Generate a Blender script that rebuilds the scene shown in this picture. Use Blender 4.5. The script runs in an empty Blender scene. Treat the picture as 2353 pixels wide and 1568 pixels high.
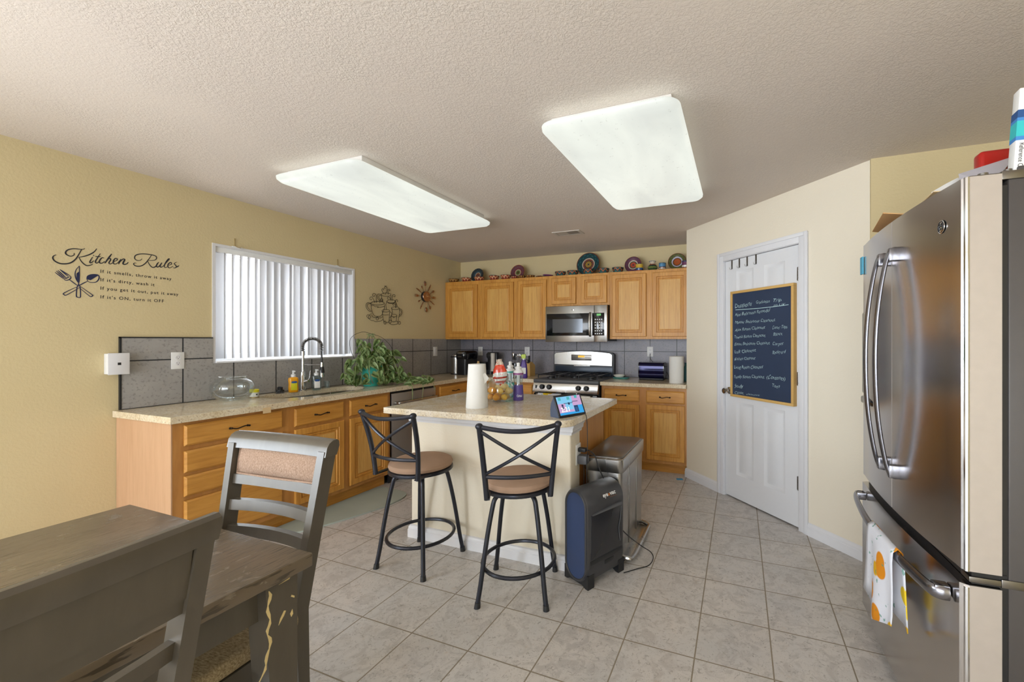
import bpy, bmesh, math, random
from mathutils import Vector, Matrix
random.seed(7)
SC = bpy.context.scene
COL = SC.collection
R = math.radians
PI = math.pi
# ------------------------------------------------------------ camera
cam_d = bpy.data.cameras.new('camera'); cam = bpy.data.objects.new('camera', cam_d); COL.objects.link(cam)
SC.camera = cam
cam.location = (3.675, -4.769, 1.362)
cam.rotation_euler = (R(90), 0, 0.3637)
cam_d.sensor_width = 36; cam_d.lens = 938.07/2353*36
cam_d.shift_x = -(1341.45-1176.5)/2353; cam_d.shift_y = -(784-782.3)/2353
cam_d.clip_start = 0.05
# ------------------------------------------------------------ view
SC.view_settings.view_transform = 'Standard'; SC.view_settings.look = 'None'
SC.view_settings.gamma = 1; SC.view_settings.use_curve_mapping = False
SC.view_settings.exposure = 0.42
# ------------------------------------------------------------ sky
wd = bpy.data.worlds.new('sky'); SC.world = wd; wd.use_nodes = True
nt = wd.node_tree; bg = nt.nodes['Background']
tc = nt.nodes.new('ShaderNodeTexCoord'); sp = nt.nodes.new('ShaderNodeSeparateXYZ'); cr = nt.nodes.new('ShaderNodeValToRGB')
nt.links.new(tc.outputs['Generated'], sp.inputs[0]); nt.links.new(sp.outputs['Z'], cr.inputs[0]); nt.links.new(cr.outputs[0], bg.inputs[0])
cr.color_ramp.elements[0].color = (.42, .38, .33, 1); cr.color_ramp.elements[0].position = .49
cr.color_ramp.elements[1].color = (.78, .87, 1, 1); cr.color_ramp.elements[1].position = .75
e = cr.color_ramp.elements.new(.515); e.color = (.93, .96, 1, 1)
bg.inputs[1].default_value = 3.0
# ------------------------------------------------------------ sun and daylight through the room's windows
def light(name, kind, loc, rot, energy, color, size=None):
    d = bpy.data.lights.new(name, kind); o = bpy.data.objects.new(name, d); COL.objects.link(o)
    o.location = loc; o.rotation_euler = rot; d.energy = energy; d.color = color
    if kind == 'AREA':
        d.shape = 'RECTANGLE'; d.size, d.size_y = size
    if kind == 'SUN': d.angle = R(1)
    return o
def aim(v): return Vector(v).to_track_quat('-Z', 'Y').to_euler()
light('sun', 'SUN', (0, 0, 5), aim((.62, .30, -1.0)), 11, (1, .95, .88))
light('daylight_patio_door', 'AREA', (2.6, -8.15, 1.25), aim((.12, 1, .06)), 160, (.86, .92, 1), (3.6, 2.1))
light('daylight_side_window', 'AREA', (-.25, -6.3, 1.35), aim((1, .3, .12)), 170, (.80, .89, 1), (1.9, 1.5))
light('daylight_kitchen_window', 'AREA', (-.25, -2.3, 1.65), aim((1, 0, -.05)), 28, (.88, .94, 1), (1.15, .85))

# ------------------------------------------------------------ helpers
def sm(o, label=None, cat=None, group=None, kind=None):
    if label: o['label'] = label
    if cat: o['category'] = cat
    if group: o['group'] = group
    if kind: o['kind'] = kind
    return o
def thing(name, label, cat, loc=(0, 0, 0), rz=0, group=None):
    o = bpy.data.objects.new(name, None); COL.objects.link(o); o.empty_display_size = .05
    o.location = loc; o.rotation_euler = (0, 0, rz)
    return sm(o, label, cat, group)
def copy_tree(o, parent=None):
    c = o.copy(); COL.objects.link(c); c.parent = parent
    for ch in list(o.children): copy_tree(ch, c)
    return c
def srgb(h):
    v = [int(h[i:i+2], 16)/255 for i in (0, 2, 4)]
    return tuple(x/12.92 if x <= .04045 else ((x+.055)/1.055)**2.4 for x in v)+(1,)

class MB:
    def __init__(s): s.bm = bmesh.new(); s.mi = 0
    def f(s, vs):
        try:
            x = s.bm.faces.new(vs); x.material_index = s.mi; return x
        except ValueError: return None
    def v(s, p): return s.bm.verts.new(p)
    def box(s, a, b, bev=0, seg=2):
        if bev > 0 and not getattr(s, 'tmp', False):
            t = MB(); t.tmp = True; t.mi = s.mi; t.box(a, b, bev, seg); me = bpy.data.meshes.new('t'); t.bm.to_mesh(me); t.bm.free(); s.bm.from_mesh(me); bpy.data.meshes.remove(me); return s
        x0, y0, z0 = [min(p, q) for p, q in zip(a, b)]; x1, y1, z1 = [max(p, q) for p, q in zip(a, b)]
        vs = [s.v(p) for p in ((x0,y0,z0),(x1,y0,z0),(x1,y1,z0),(x0,y1,z0),(x0,y0,z1),(x1,y0,z1),(x1,y1,z1),(x0,y1,z1))]
        fs = [s.f([vs[i] for i in q]) for q in ((0,3,2,1),(4,5,6,7),(0,1,5,4),(1,2,6,5),(2,3,7,6),(3,0,4,7))]
        if bev > 0:
            ed = list({e for f in fs for e in f.edges})
            r = bmesh.ops.bevel(s.bm, geom=ed, offset=bev, segments=seg, profile=.5, affect='EDGES', clamp_overlap=True)
            for f in r['faces']: f.material_index = s.mi
        return s
    def loft(s, rings, cap=True, closed=True, loop=False):
        rv = [[s.v(p) for p in r] for r in rings]
        n = len(rv[0]); m = len(rv)
        for i in range(m if loop else m-1):
            a, b = rv[i], rv[(i+1) % m]
            for j in range(n if closed else n-1):
                k = (j+1) % n
                s.f([a[j], a[k], b[k], b[j]])
        if cap and not loop:
            s.f(list(reversed(rv[0]))); s.f(rv[-1])
        return s
    def circ(s, c, r, ax, n):
        ax = Vector(ax).normalized(); u = ax.orthogonal().normalized() if abs(ax.z) < .99 else Vector((1, 0, 0)); w = ax.cross(u)
        return [Vector(c)+u*(r*math.cos(2*PI*i/n))+w*(r*math.sin(2*PI*i/n)) for i in range(n)]
    def cyl(s, a, b, r, r2=None, n=20, cap=True):
        a, b = Vector(a), Vector(b); r2 = r if r2 is None else r2
        return s.loft([s.circ(a, r, b-a, n), s.circ(b, r2, b-a, n)], cap)
    def tube(s, pts, r, n=8, closed=False, radii=None, flat=None):
        P = [Vector(p) for p in pts]; m = len(P); rings = []
        T = []
        for i in range(m):
            if closed: t = P[(i+1) % m]-P[i-1]
            else: t = P[min(i+1, m-1)]-P[max(i-1, 0)]
            T.append(t.normalized() if t.length > 1e-9 else Vector((0, 0, 1)))
        u = T[0].orthogonal().normalized()
        if flat is not None: u = Vector(flat).normalized()
        for i in range(m):
            if flat is None:
                u = (u-T[i]*u.dot(T[i]))
                u = u.normalized() if u.length > 1e-6 else T[i].orthogonal().normalized()
            w = T[i].cross(u).normalized(); rr = radii[i] if radii else r
            ru = rr if flat is None else min(rr, .0008)
            rings.append([P[i]+u*(ru*math.cos(2*PI*k/n))+w*(rr*math.sin(2*PI*k/n)) for k in range(n)])
        return s.loft(rings, cap=not closed, loop=closed)
    def lathe(s, prof, c=(0, 0, 0), n=32, sx=1, sy=1):
        cx, cy, cz = c; prev = None
        for r, z in prof:
            if r < 1e-5: cur = [s.v((cx, cy, cz+z))]
            else: cur = [s.v((cx+sx*r*math.cos(2*PI*i/n), cy+sy*r*math.sin(2*PI*i/n), cz+z)) for i in range(n)]
            if prev:
                for i in range(n):
                    k = (i+1) % n
                    if len(prev) == 1 and len(cur) > 1: s.f([prev[0], cur[k], cur[i]])
                    elif len(cur) == 1 and len(prev) > 1: s.f([prev[i], prev[k], cur[0]])
                    elif len(cur) > 1: s.f([prev[i], prev[k], cur[k], cur[i]])
            prev = cur
        return s
    def prism(s, pts, d0, d1, ax='z'):
        m = {'z': lambda a, b, d: (a, b, d), 'y': lambda a, b, d: (a, d, b), 'x': lambda a, b, d: (d, a, b)}[ax]
        return s.loft([[m(a, b, d0) for a, b in pts], [m(a, b, d1) for a, b in pts]])
    def sphere(s, c, r, sc=(1, 1, 1), n=16, m=10):
        prof = [(r*math.sin(PI*i/m), -r*math.cos(PI*i/m)) for i in range(m+1)]
        prof[0] = (0, -r); prof[-1] = (0, r)
        v0 = len(s.bm.verts); s.lathe(prof, (0, 0, 0), n)
        s.bm.verts.ensure_lookup_table()
        for v in s.bm.verts[v0:]: v.co = Vector((v.co.x*sc[0]+c[0], v.co.y*sc[1]+c[1], v.co.z*sc[2]+c[2]))
        return s
    def panel(s, x0, x1, z0, z1, steps, y=0):
        # concentric rectangles in the xz plane facing -y: steps = [(inset, depth out)]
        rings = [[(x0+i, y-d, z0+i), (x1-i, y-d, z0+i), (x1-i, y-d, z1-i), (x0+i, y-d, z1-i)] for i, d in steps]
        rv = [[s.v(p) for p in r] for r in rings]
        for a, b in zip(rv, rv[1:]):
            for j in range(4): s.f([a[j], a[(j+1) % 4], b[(j+1) % 4], b[j]])
        s.f(rv[-1]); s.f(list(reversed(rv[0])))
        return s
    def plate(s, outer, holes, z0, z1):
        tops = []
        for z in (z1, z0):
            es = []; loops = []
            for poly in [outer]+holes:
                vs = [s.v((p[0], p[1], z)) for p in poly]; loops.append(vs)
                es += [s.bm.edges.new((vs[i], vs[(i+1) % len(vs)])) for i in range(len(vs))]
            r = bmesh.ops.triangle_fill(s.bm, use_beauty=True, use_dissolve=False, edges=es)
            for g in r['geom']:
                if isinstance(g, bmesh.types.BMFace): g.material_index = s.mi
            tops.append(loops)
        for a, b in zip(*tops):
            for i in range(len(a)): s.f([a[i], a[(i+1) % len(a)], b[(i+1) % len(a)], b[i]])
        bmesh.ops.recalc_face_normals(s.bm, faces=s.bm.faces[:])
        return s
    def xf(s, M, start=0):
        s.bm.verts.ensure_lookup_table()
        for v in s.bm.verts[start:]: v.co = M @ v.co
        return s
    def n(s): return len(s.bm.verts)
    def build(s, name, mats, parent=None, angle=38, loc=None, rot=None, recalc=True, smooth=True):
        bm = s.bm
        if recalc: bmesh.ops.recalc_face_normals(bm, faces=bm.faces[:])
        if smooth:
            for f in bm.faces: f.smooth = True
            for e in bm.edges:
                if len(e.link_faces) == 2: e.smooth = e.calc_face_angle(0) < R(angle)
        me = bpy.data.meshes.new(name); bm.to_mesh(me); bm.free()
        for m in (mats if isinstance(mats, (list, tuple)) else [mats]): me.materials.append(m)
        o = bpy.data.objects.new(name, me); COL.objects.link(o); o.parent = parent
        if loc is not None: o.location = loc
        if rot is not None: o.rotation_euler = rot
        return o
def arc(cx, cy, r, a0, a1, n): return [(cx+r*math.cos(R(a0+(a1-a0)*i/n)), cy+r*math.sin(R(a0+(a1-a0)*i/n))) for i in range(n+1)]
def rrect(x0, x1, y0, y1, r, n=5):
    return arc(x1-r, y1-r, r, 0, 90, n)+arc(x0+r, y1-r, r, 90, 180, n)+arc(x0+r, y0+r, r, 180, 270, n)+arc(x1-r, y0+r, r, 270, 360, n)
def spline(pts, k=6, closed=False):
    P = [Vector(p) for p in pts]; out = []; n = len(P)
    for i in range(n if closed else n-1):
        if closed: p0, p1, p2, p3 = P[i-1], P[i], P[(i+1) % n], P[(i+2) % n]
        else: p0, p1, p2, p3 = P[max(i-1, 0)], P[i], P[i+1], P[min(i+2, n-1)]
        for j in range(k):
            t = j/k
            out.append(.5*((2*p1)+(p2-p0)*t+(2*p0-5*p1+4*p2-p3)*t*t+(3*p1-p0-3*p2+p3)*t**3))
    if not closed: out.append(P[-1])
    return out
def text_bm(mb, body, height, M, depth=.0006, width=None, bold=0, shear=0, jit=0, space=1, seed=0):
    cu = bpy.data.curves.new('t', 'FONT'); cu.body = body; cu.size = 1; cu.offset = bold; cu.shear = shear; cu.space_character = space
    cu.resolution_u = 3
    ob = bpy.data.objects.new('t', cu); COL.objects.link(ob)
    dg = bpy.context.evaluated_depsgraph_get(); me = bpy.data.meshes.new_from_object(ob.evaluated_get(dg))
    xs = [v.co.x for v in me.vertices]
    w = max(xs)-min(xs); x0 = min(xs); k = height/.70; kx = (width/w) if width else k
    vs = []
    for v in me.vertices:
        x = (v.co.x-x0)*kx; y = v.co.y*k
        if jit:
            y += jit*height*math.sin(x*90+seed)+jit*.6*height*math.sin(x*210+seed*2); x += jit*height*.8*math.sin(v.co.y*5+x*60+seed)
        vs.append((x, y))
    top = [mb.v(M @ Vector((x, y, depth))) for x, y in vs]
    for p in me.polygons: mb.f([top[i] for i in p.vertices])
    bpy.data.objects.remove(ob); bpy.data.curves.remove(cu); bpy.data.meshes.remove(me)
def frame(o, x, y):
    x, y = Vector(x), Vector(y); z = x.cross(y)
    return Matrix(((x.x, y.x, z.x, o[0]), (x.y, y.y, z.y, o[1]), (x.z, y.z, z.z, o[2]), (0, 0, 0, 1)))
# ------------------------------------------------------------ materials
class N:
    def __init__(s, name):
        s.m = bpy.data.materials.new(name); s.m.use_nodes = True; s.t = s.m.node_tree; s.b = s.t.nodes['Principled BSDF']
        s.out = s.t.nodes['Material Output']; s._c = None
    def n(s, typ, ins=None, **kw):
        x = s.t.nodes.new('ShaderNode'+typ)
        for k, v in kw.items(): setattr(x, k, v)
        for k, v in (ins or {}).items():
            if isinstance(v, bpy.types.NodeSocket): s.t.links.new(v, x.inputs[k])
            else: x.inputs[k].default_value = v
        return x
    def co(s, scale=(1, 1, 1), rand=False, loc=(0, 0, 0)):
        c = s.n('TexCoord').outputs['Object']
        if rand:
            r = s.n('ObjectInfo').outputs['Random']; r = s.n('Math', {0: r, 1: 17.3}, operation='MULTIPLY').outputs[0]
            c = s.n('VectorMath', {0: c, 1: r}, operation='ADD').outputs[0]
        return s.n('Mapping', {'Vector': c, 'Scale': scale, 'Location': loc}).outputs[0]
    def noise(s, v, sc, det=4, rough=.5, dist=0): return s.n('TexNoise', {'Vector': v, 'Scale': sc, 'Detail': det, 'Roughness': rough, 'Distortion': dist}).outputs['Fac']
    def ramp(s, fac, stops, const=False):
        x = s.n('ValToRGB', {0: fac}); r = x.color_ramp
        if const: r.interpolation = 'CONSTANT'
        while len(r.elements) < len(stops): r.elements.new(.5)
        for e, (p, c) in zip(r.elements, stops): e.position = p; e.color = srgb(c) if isinstance(c, str) else (c, c, c, 1)
        return x.outputs[0]
    def mix(s, f, a, b, mode='MIX'):
        x = s.n('MixRGB', {0: f}, blend_type=mode)
        for i, c in ((1, a), (2, b)):
            if isinstance(c, bpy.types.NodeSocket): s.t.links.new(c, x.inputs[i])
            else: x.inputs[i].default_value = srgb(c) if isinstance(c, str) else c
        return x.outputs[0]
    def math(s, op, a, b=0): return s.n('Math', {0: a, 1: b}, operation=op).outputs[0]
    def set(s, color=None, rough=None, metal=None, spec=None, **kw):
        for k, v in (('Base Color', color), ('Roughness', rough), ('Metallic', metal), ('Specular IOR Level', spec)):
            if v is None: continue
            if isinstance(v, bpy.types.NodeSocket): s.t.links.new(v, s.b.inputs[k])
            else: s.b.inputs[k].default_value = srgb(v) if isinstance(v, str) else v
        for k, v in kw.items():
            k = k.replace('_', ' ')
            if isinstance(v, bpy.types.NodeSocket): s.t.links.new(v, s.b.inputs[k])
            else: s.b.inputs[k].default_value = v
        return s
    def bump(s, h, strength, dist):
        x = s.n('Bump', {'Height': h, 'Strength': strength, 'Distance': dist}); s.t.links.new(x.outputs[0], s.b.inputs['Normal']); return s
M = {}
def plain(name, color, rough=.5, metal=0, spec=.5, var=.06, sc=30, **kw):
    n = N(name); c = srgb(color)
    f = n.noise(n.co(rand=True), sc, 3)
    d = tuple(max(0, x*(1-var)) for x in c[:3])+(1,); l = tuple(min(1, x*(1+var)) for x in c[:3])+(1,)
    n.set(n.mix(f, d, l), rough, metal, spec, **kw); M[name] = n.m; return n
def emit(name, color, st, var=None):
    n = N(name); n.set('000000', .4); n.set(Emission_Color=srgb(color), Emission_Strength=st); M[name] = n.m; return n

def wall_mat(name, c1, c2):
    n = N(name); v = n.co(); a = n.noise(v, 1.3, 3); n.set(n.mix(a, c1, c2), .62, 0, .25)
    n.bump(n.noise(v, 75, 4, .6), .35, .004); M[name] = n.m
wall_mat('wall_paint', 'cab98f', 'd1c29b')
wall_mat('pantry_paint', 'ded5c2', 'e4dbc9')
n = N('ceiling_texture'); v = n.co()
vo = n.n('TexVoronoi', {'Vector': n.mix(.35, v, n.n('TexNoise', {'Vector': v, 'Scale': 18, 'Detail': 2}).outputs['Color']), 'Scale': 34}, feature='SMOOTH_F1').outputs['Distance']
kn = n.ramp(n.noise(v, 84, 5, .62, .6), [(.44, 0.0), (.56, 1.0)])
patch = n.ramp(n.noise(n.co(loc=(.4, .2, 0)), 1.05, 2), [(.40, 0.15), (.56, 1.0)])
h = n.math('MULTIPLY', n.math('ADD', kn, n.math('MULTIPLY', vo, .5)), patch)
n.set(n.mix(n.noise(v, .8, 3), 'd6cbc1', 'dfd5cb'), .8, 0, .2); n.bump(h, .42, .005); M['ceiling'] = n.m
# floor: square ceramic tile, grout lines at 3.1852 + k*.3108 and -1.4135 + k*.3108
TS = .3108
n = N('floor_tile'); v = n.co(loc=(-3.1852, 1.4135, 0))
br = n.n('TexBrick', {'Vector': v, 'Scale': 1, 'Mortar Size': .0032, 'Mortar Smooth': .2, 'Bias': 0, 'Brick Width': TS, 'Row Height': TS,
     'Color1': (.35, .35, .35, 1), 'Color2': (.65, .65, .65, 1), 'Mortar': (0, 0, 0, 1)}, offset=0, squash=1)
br.offset_frequency = 1
w = n.co()
base = n.mix(n.ramp(n.noise(w, 3.2, 5, .6), [(.3, 0.), (.7, 1.)]), 'c2c0be', 'd0cac4')
base = n.mix(n.math('MULTIPLY', n.ramp(n.noise(w, 11, 6, .7, 1.2), [(.40, 1.), (.52, 0.)]), .5), base, 'a5a09c')
base = n.mix(n.math('MULTIPLY', n.ramp(n.noise(w, 46, 6, .75, 1.5), [(.36, 1.), (.45, 0.)]), .62), base, '77706a')
base = n.mix(n.math('MULTIPLY', n.ramp(n.noise(n.co(loc=(3, 5, 0)), 17, 5, .7), [(.6, 0.), (.72, 1.)]), .35), base, 'b79f86')
base = n.mix(.12, base, br.outputs['Color'], 'OVERLAY')
col = n.mix(br.outputs['Fac'], base, '8f8474')
n.set(col, n.mix(br.outputs['Fac'], (.28, .28, .28, 1), (.8, .8, .8, 1)), 0, .45)
n.bump(n.math('SUBTRACT', n.math('MULTIPLY', n.noise(w, 14, 4), .25), br.outputs['Fac']), .5, .003); M['floor'] = n.m
def backsplash(name, swz, loc, warm):
    n = N(name); c = n.n('TexCoord').outputs['Object']; s_ = n.n('SeparateXYZ', {0: c})
    v = n.n('CombineXYZ', {0: s_.outputs[swz], 1: s_.outputs[2]}).outputs[0]
    v = n.n('Mapping', {'Vector': v, 'Location': loc}).outputs[0]
    br = n.n('TexBrick', {'Vector': v, 'Scale': 1, 'Mortar Size': .0042, 'Mortar Smooth': .1, 'Bias': 0, 'Brick Width': .3095, 'Row Height': .3095,
       'Color1': (.4, .4, .4, 1), 'Color2': (.6, .6, .6, 1), 'Mortar': (0, 0, 0, 1)}, offset=0, squash=1)
    w = n.co()
    base = n.mix(n.ramp(n.noise(w, 5, 5, .6), [(.3, 0.), (.7, 1.)]), *warm)
    base = n.mix(n.math('MULTIPLY', n.ramp(n.noise(w, 62, 4, .62, 0), [(.36, 1.), (.46, 0.)]), .38), base, '55524f')
    base = n.mix(n.math('MULTIPLY', n.ramp(n.noise(w, 19, 5, .7), [(.55, 0.), (.7, 1.)]), .4), base, '9a928a')
    n.set(n.mix(br.outputs['Fac'], base, '26282c'), .36, 0, .5)
    n.bump(n.math('SUBTRACT', n.math('MULTIPLY', n.noise(w, 20, 4), .3), br.outputs['Fac']), .5, .002); M[name] = n.m
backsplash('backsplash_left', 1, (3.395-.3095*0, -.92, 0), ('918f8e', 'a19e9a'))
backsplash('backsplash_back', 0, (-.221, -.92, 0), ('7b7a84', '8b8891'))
def granite(name, a, b, c):
    n = N(name); w = n.co()
    base = n.mix(n.ramp(n.noise(w, 5, 4, .6, .8), [(.35, 0.), (.65, 1.)]), a, b)
    vo = n.n('TexVoronoi', {'Vector': w, 'Scale': 120}).outputs['Color']
    base = n.mix(.16, base, n.n('SeparateColor', {0: vo}).outputs[0], 'OVERLAY')
    base = n.mix(n.math('MULTIPLY', n.ramp(n.noise(w, 85, 4, .7), [(.36, 1.), (.43, 0.)]), .65), base, c)
    base = n.mix(n.math('MULTIPLY', n.ramp(n.noise(n.co(scale=(1, 4, 1)), 9, 4, .6), [(.56, 0.), (.7, 1.)]), .4), base, 'efe6d4')
    n.set(base, .16, 0, .5); M[name] = n.m
granite('granite', 'd0bf9f', 'dccfb5', '73583b')
granite('granite_island', 'cfbfa0', 'dcd3c4', '87766a')
def oak(name, sc, a='bc8236', b='d59c4a', c='965c22'):
    n = N(name); v = n.co(rand=True, scale=sc)
    g = n.noise(v, 14, 5, .65, 1.0); w_ = n.n('TexWave', {'Vector': v, 'Scale': 9, 'Distortion': 9, 'Detail': 3, 'Detail Scale': 1.4}, bands_direction='X').outputs['Fac']
    base = n.mix(n.ramp(g, [(.3, 0.), (.7, 1.)]), a, b)
    base = n.mix(n.math('MULTIPLY', n.ramp(w_, [(.0, 1.), (.35, 0.)]), .16), base, c)
    base = n.mix(n.math('MULTIPLY', n.ramp(n.noise(v, 60, 3, .6), [(.36, 1.), (.5, 0.)]), .25), base, c)
    n.set(base, .38, 0, .45); n.bump(g, .08, .002); M[name] = n.m
oak('oak_v', (1, 1, .09)); oak('oak_h', (.09, 1, 1)); oak('oak_panel', (1, 1, .09), 'c9954c', 'd9ac62', 'a87436'); oak('oak_end', (1, 1, .08), 'c29a78', 'cba583', 'b18660')
oak('oak_side', (.4, 1, .09), 'b37a3c', 'c38d4c', '94602c')
def darkwood(name, sc, a='4a433a', b='5d5549', wear=.0, rough=.34):
    n = N(name); v = n.co(rand=False, scale=sc); g = n.noise(v, 22, 5, .6, .3)
    base = n.mix(g, a, b); st = n.ramp(n.noise(v, 95, 3, .55), [(.38, 0.), (.44, 1.)])
    if wear:
        q = n.co(scale=(1.6, .8, 1)); f = n.ramp(n.noise(q, 5.5, 6, .66, 1.2), [(.58, 0.), (.66, 1.)])
        base = n.mix(n.math('MULTIPLY', f, wear), base, 'a79c8c')
        base = n.mix(n.math('MULTIPLY', n.math('SUBTRACT', 1, st), .6), base, '2a251f')
        n.set(base, n.mix(f, (rough, rough, rough, 1), (.6, .6, .6, 1)), 0, .5); n.bump(st, .2, .0006)
    else: n.set(base, rough, 0, .5); n.bump(g, .05, .0006)
    M[name] = n.m
darkwood('table_wood', (3, .14, 1), '675b4b', '7a6d5b', .6, .24); darkwood('chair_wood', (1, 1, .15), '4b453c', '5f584d')
def metal(name, col, rough, sc=(1, 1, 60), st=.1):
    n = N(name); g = n.noise(n.co(scale=sc), 3, 3); n.set(n.mix(g, tuple(x*.96 for x in srgb(col)[:3])+(1,), col), n.math('ADD', n.math('MULTIPLY', g, st), rough-st/2), 1, .5)
    M[name] = n.m; return n
metal('stainless', 'b8b6b3', .27, (3, 3, .4), .03); metal('stainless_fridge', 'c6c3c1', .22, (3, 6, 1), .04); metal('chrome', 'd9d9da', .1); metal('steel_dark', '85827e', .3, (3, 3, .4), .03); metal('stainless_brushed', 'aeaba7', .42, (3, 3, .4), .03)
metal('copper_steel', 'a98a78', .28)
plain('black_metal', '32343c', .3, .55, .5); plain('black_plastic', '1f2023', .38); plain('black_gloss', '0f1014', .1, 0, .6)
plain('bronze', '2b221c', .4, .7); plain('white_plastic', 'dfe0e0', .4); plain('white_trim', 'd9d9dc', .38, 0, .4, .02); plain('white_door', 'd8d9dc', .42, 0, .4, .015)
plain('grey_body', '55565a', .45); plain('fridge_side', '4b4745', .42, .2); plain('fridge_edge', 'b5aca4', .4, .3)
plain('purple', '5a4890', .45); plain('purple_dark', '4b2c86', .4); plain('lime', 'b5cc1c', .4); plain('teal', '3fa39b', .4); plain('teal_cloth', '2fb0a4', .6)
plain('paper', 'dddcd8', .8, 0, .2, .03, 60); plain('red_plastic', 'a51a12', .28); plain('card', 'c79b66', .8); plain('paper_tan', 'd2b78c', .8); plain('letter', 'b9b6bd', .7)
plain('tape_blue', '4fa0bd', .6); plain('blue_scrap', '2f8fc0', .6); plain('white_ceramic', 'e6e4dc', .2); plain('blockwood', 'd3ad6c', .5, sc=60)
plain('suede', 'a48873', .9, 0, .15, .14, 9); plain('stone_mat', 'a7b0a6', .6, 0, .3, .1, 6); plain('orange_fruit', 'e39a25', .42, sc=90); plain('citrus_gold', 'd9ad3c', .5); plain('potato', 'ccae6c', .6, sc=50)
plain('turquoise_glaze', '3aa79b', .18, 0, .6, .2, 8); plain('soil', '3a2c20', .9); plain('stem', '8a9a62', .6); plain('dry_stem', '7d6a4a', .7)
plain('yellow_lid', 'd8cf22', .4); plain('label_white', 'e4e4df', .6); plain('label_blue', '274f8c', .6); plain('label_red', 'b8321d', .5); plain('soap_orange', 'e8a015', .18, 0, .5, .05, 20)
plain('decal_black', '23232a', .6); plain('decal_navy', '1d2348', .6); plain('chalk', 'b9d6d8', .9); plain('board_slate', '2b3850', .55, 0, .35, .16, 5); plain('board_wood', 'c9a25f', .5, sc=50)
plain('navy_gloss', '15163f', .08, .5, .6); plain('vac_blue', '2f4064', .5); plain('vac_dark', '3b3b3e', .36); plain('vac_panel', '26272c', .22, 0, .5); plain('orange_mark', 'e07a20', .5)
plain('cord', '17171a', .5); plain('grille', 'c9c3bb', .5); plain('duct', '3a3530', .8); plain('wire_art', '1d1a18', .5, .6); plain('gold', '9c8450', .45, .5)
plain('purple_label', '8a4a80', .5); plain('dark_teal', '1d5d5f', .5); plain('burnt', '8c3b1e', .4)
n = plain('cushion_fabric', '9b7a66', .9, 0, .15, .1); v = n.co(scale=(1, 1, .35)); n.set(n.mix(n.ramp(n.noise(v, 420, 3, .6), [(.35, 0.), (.65, 1.)]), '836a58', 'a88f7c'), .9)
n.bump(n.noise(v, 260, 2), .3, .001)
n = plain('seat_tweed', '9c8867', .9, 0, .15, .1); v = n.co(scale=(.3, 1, 1)); n.set(n.mix(n.ramp(n.noise(v, 240, 3, .6), [(.3, 0.), (.7, 1.)]), '7c6a4e', 'b8a788'), .9)
n.bump(n.noise(v, 260, 2), .4, .001)
# vertical blind vanes: translucent pvc
n = N('vane'); n.set('c8c8c9', .5, 0, .3)
tr = n.n('BsdfTranslucent', {'Color': srgb('e8e9ec')}); mx = n.n('MixShader', {0: .32, 1: n.b.outputs[0], 2: tr.outputs[0]}); n.t.links.new(mx.outputs[0], n.out.inputs[0]); M['vane'] = n.m
def thin_glass(name, tint, amt=.08, rough=.02):
    n = N(name); fr = n.math('POWER', n.n('LayerWeight', {'Blend': .5}).outputs['Facing'], 2.6); g = n.n('BsdfGlossy', {'Color': (1, 1, 1, 1), 'Roughness': rough}); t = n.n('BsdfTransparent', {'Color': srgb(tint)})
    f = n.math('ADD', n.math('MULTIPLY', fr, .55), amt*.6)
    mx = n.n('MixShader', {0: f, 1: t.outputs[0], 2: g.outputs[0]}); n.t.links.new(mx.outputs[0], n.out.inputs[0]); M[name] = n.m
thin_glass('glass', 'fcfefe'); thin_glass('pane', 'f8fafb', .03); thin_glass('clear_plastic', 'f6fafc', .1, .08); thin_glass('soap_clear', 'dbeaf0', .12, .1)
thin_glass('water', 'f6fbfc', .06)
# leaves
n = N('leaf'); g = n.noise(n.co(), 26, 3); n.set(n.mix(n.ramp(g, [(.35, 0.), (.65, 1.)]), '55743f', '9fb07c'), .36, 0, .5)
tr = n.n('BsdfTranslucent', {'Color': srgb('8fb050')}); mx = n.n('MixShader', {0: .2, 1: n.b.outputs[0], 2: tr.outputs[0]}); n.t.links.new(mx.outputs[0], n.out.inputs[0]); M['leaf'] = n.m
# printed lemon towel
n = N('lemon_towel'); c = n.co(); vo = n.n('TexVoronoi', {'Vector': c, 'Scale': 11, 'Randomness': .8}); d_ = n.ramp(vo.outputs['Distance'], [(.43, 1.), (.47, 0.)])
pick = n.n('SeparateColor', {0: vo.outputs['Color']}).outputs[0]; cc = n.ramp(pick, [(0, 'dfae26'), (.4, 'd98a1e'), (.7, 'e3c22e'), (.85, 'cf5a14')], True)
keep = n.ramp(pick, [(.0, 1.), (.80, 1.), (.81, 0.)], True)
leafy = n.ramp(n.noise(c, 30, 2), [(.66, 0.), (.68, 1.)])
n.set(n.mix(n.math('MULTIPLY', leafy, .7), n.mix(n.math('MULTIPLY', d_, keep), 'd9dbe3', cc), '2f8a70'), .85, 0, .2); M['lemon_towel'] = n.m
# light diffuser
n = N('diffuser'); f = n.ramp(n.noise(n.co(scale=(1, .35, 1)), 3.5, 4, .5, .5), [(.35, 0.), (.65, 1.)]); sp_ = n.ramp(n.noise(n.co(), 60, 3), [(.27, .75), (.33, 1.)])
n.set('6e6e6c', .35, 0, .3); colr = n.mix(1, n.mix(f, 'dfe4dd', 'f6fbf1'), sp_, 'MULTIPLY'); n.set(Emission_Color=colr, Emission_Strength=.66); M['diffuser'] = n.m
plain('fixture', 'd3cfca', .5)
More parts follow.
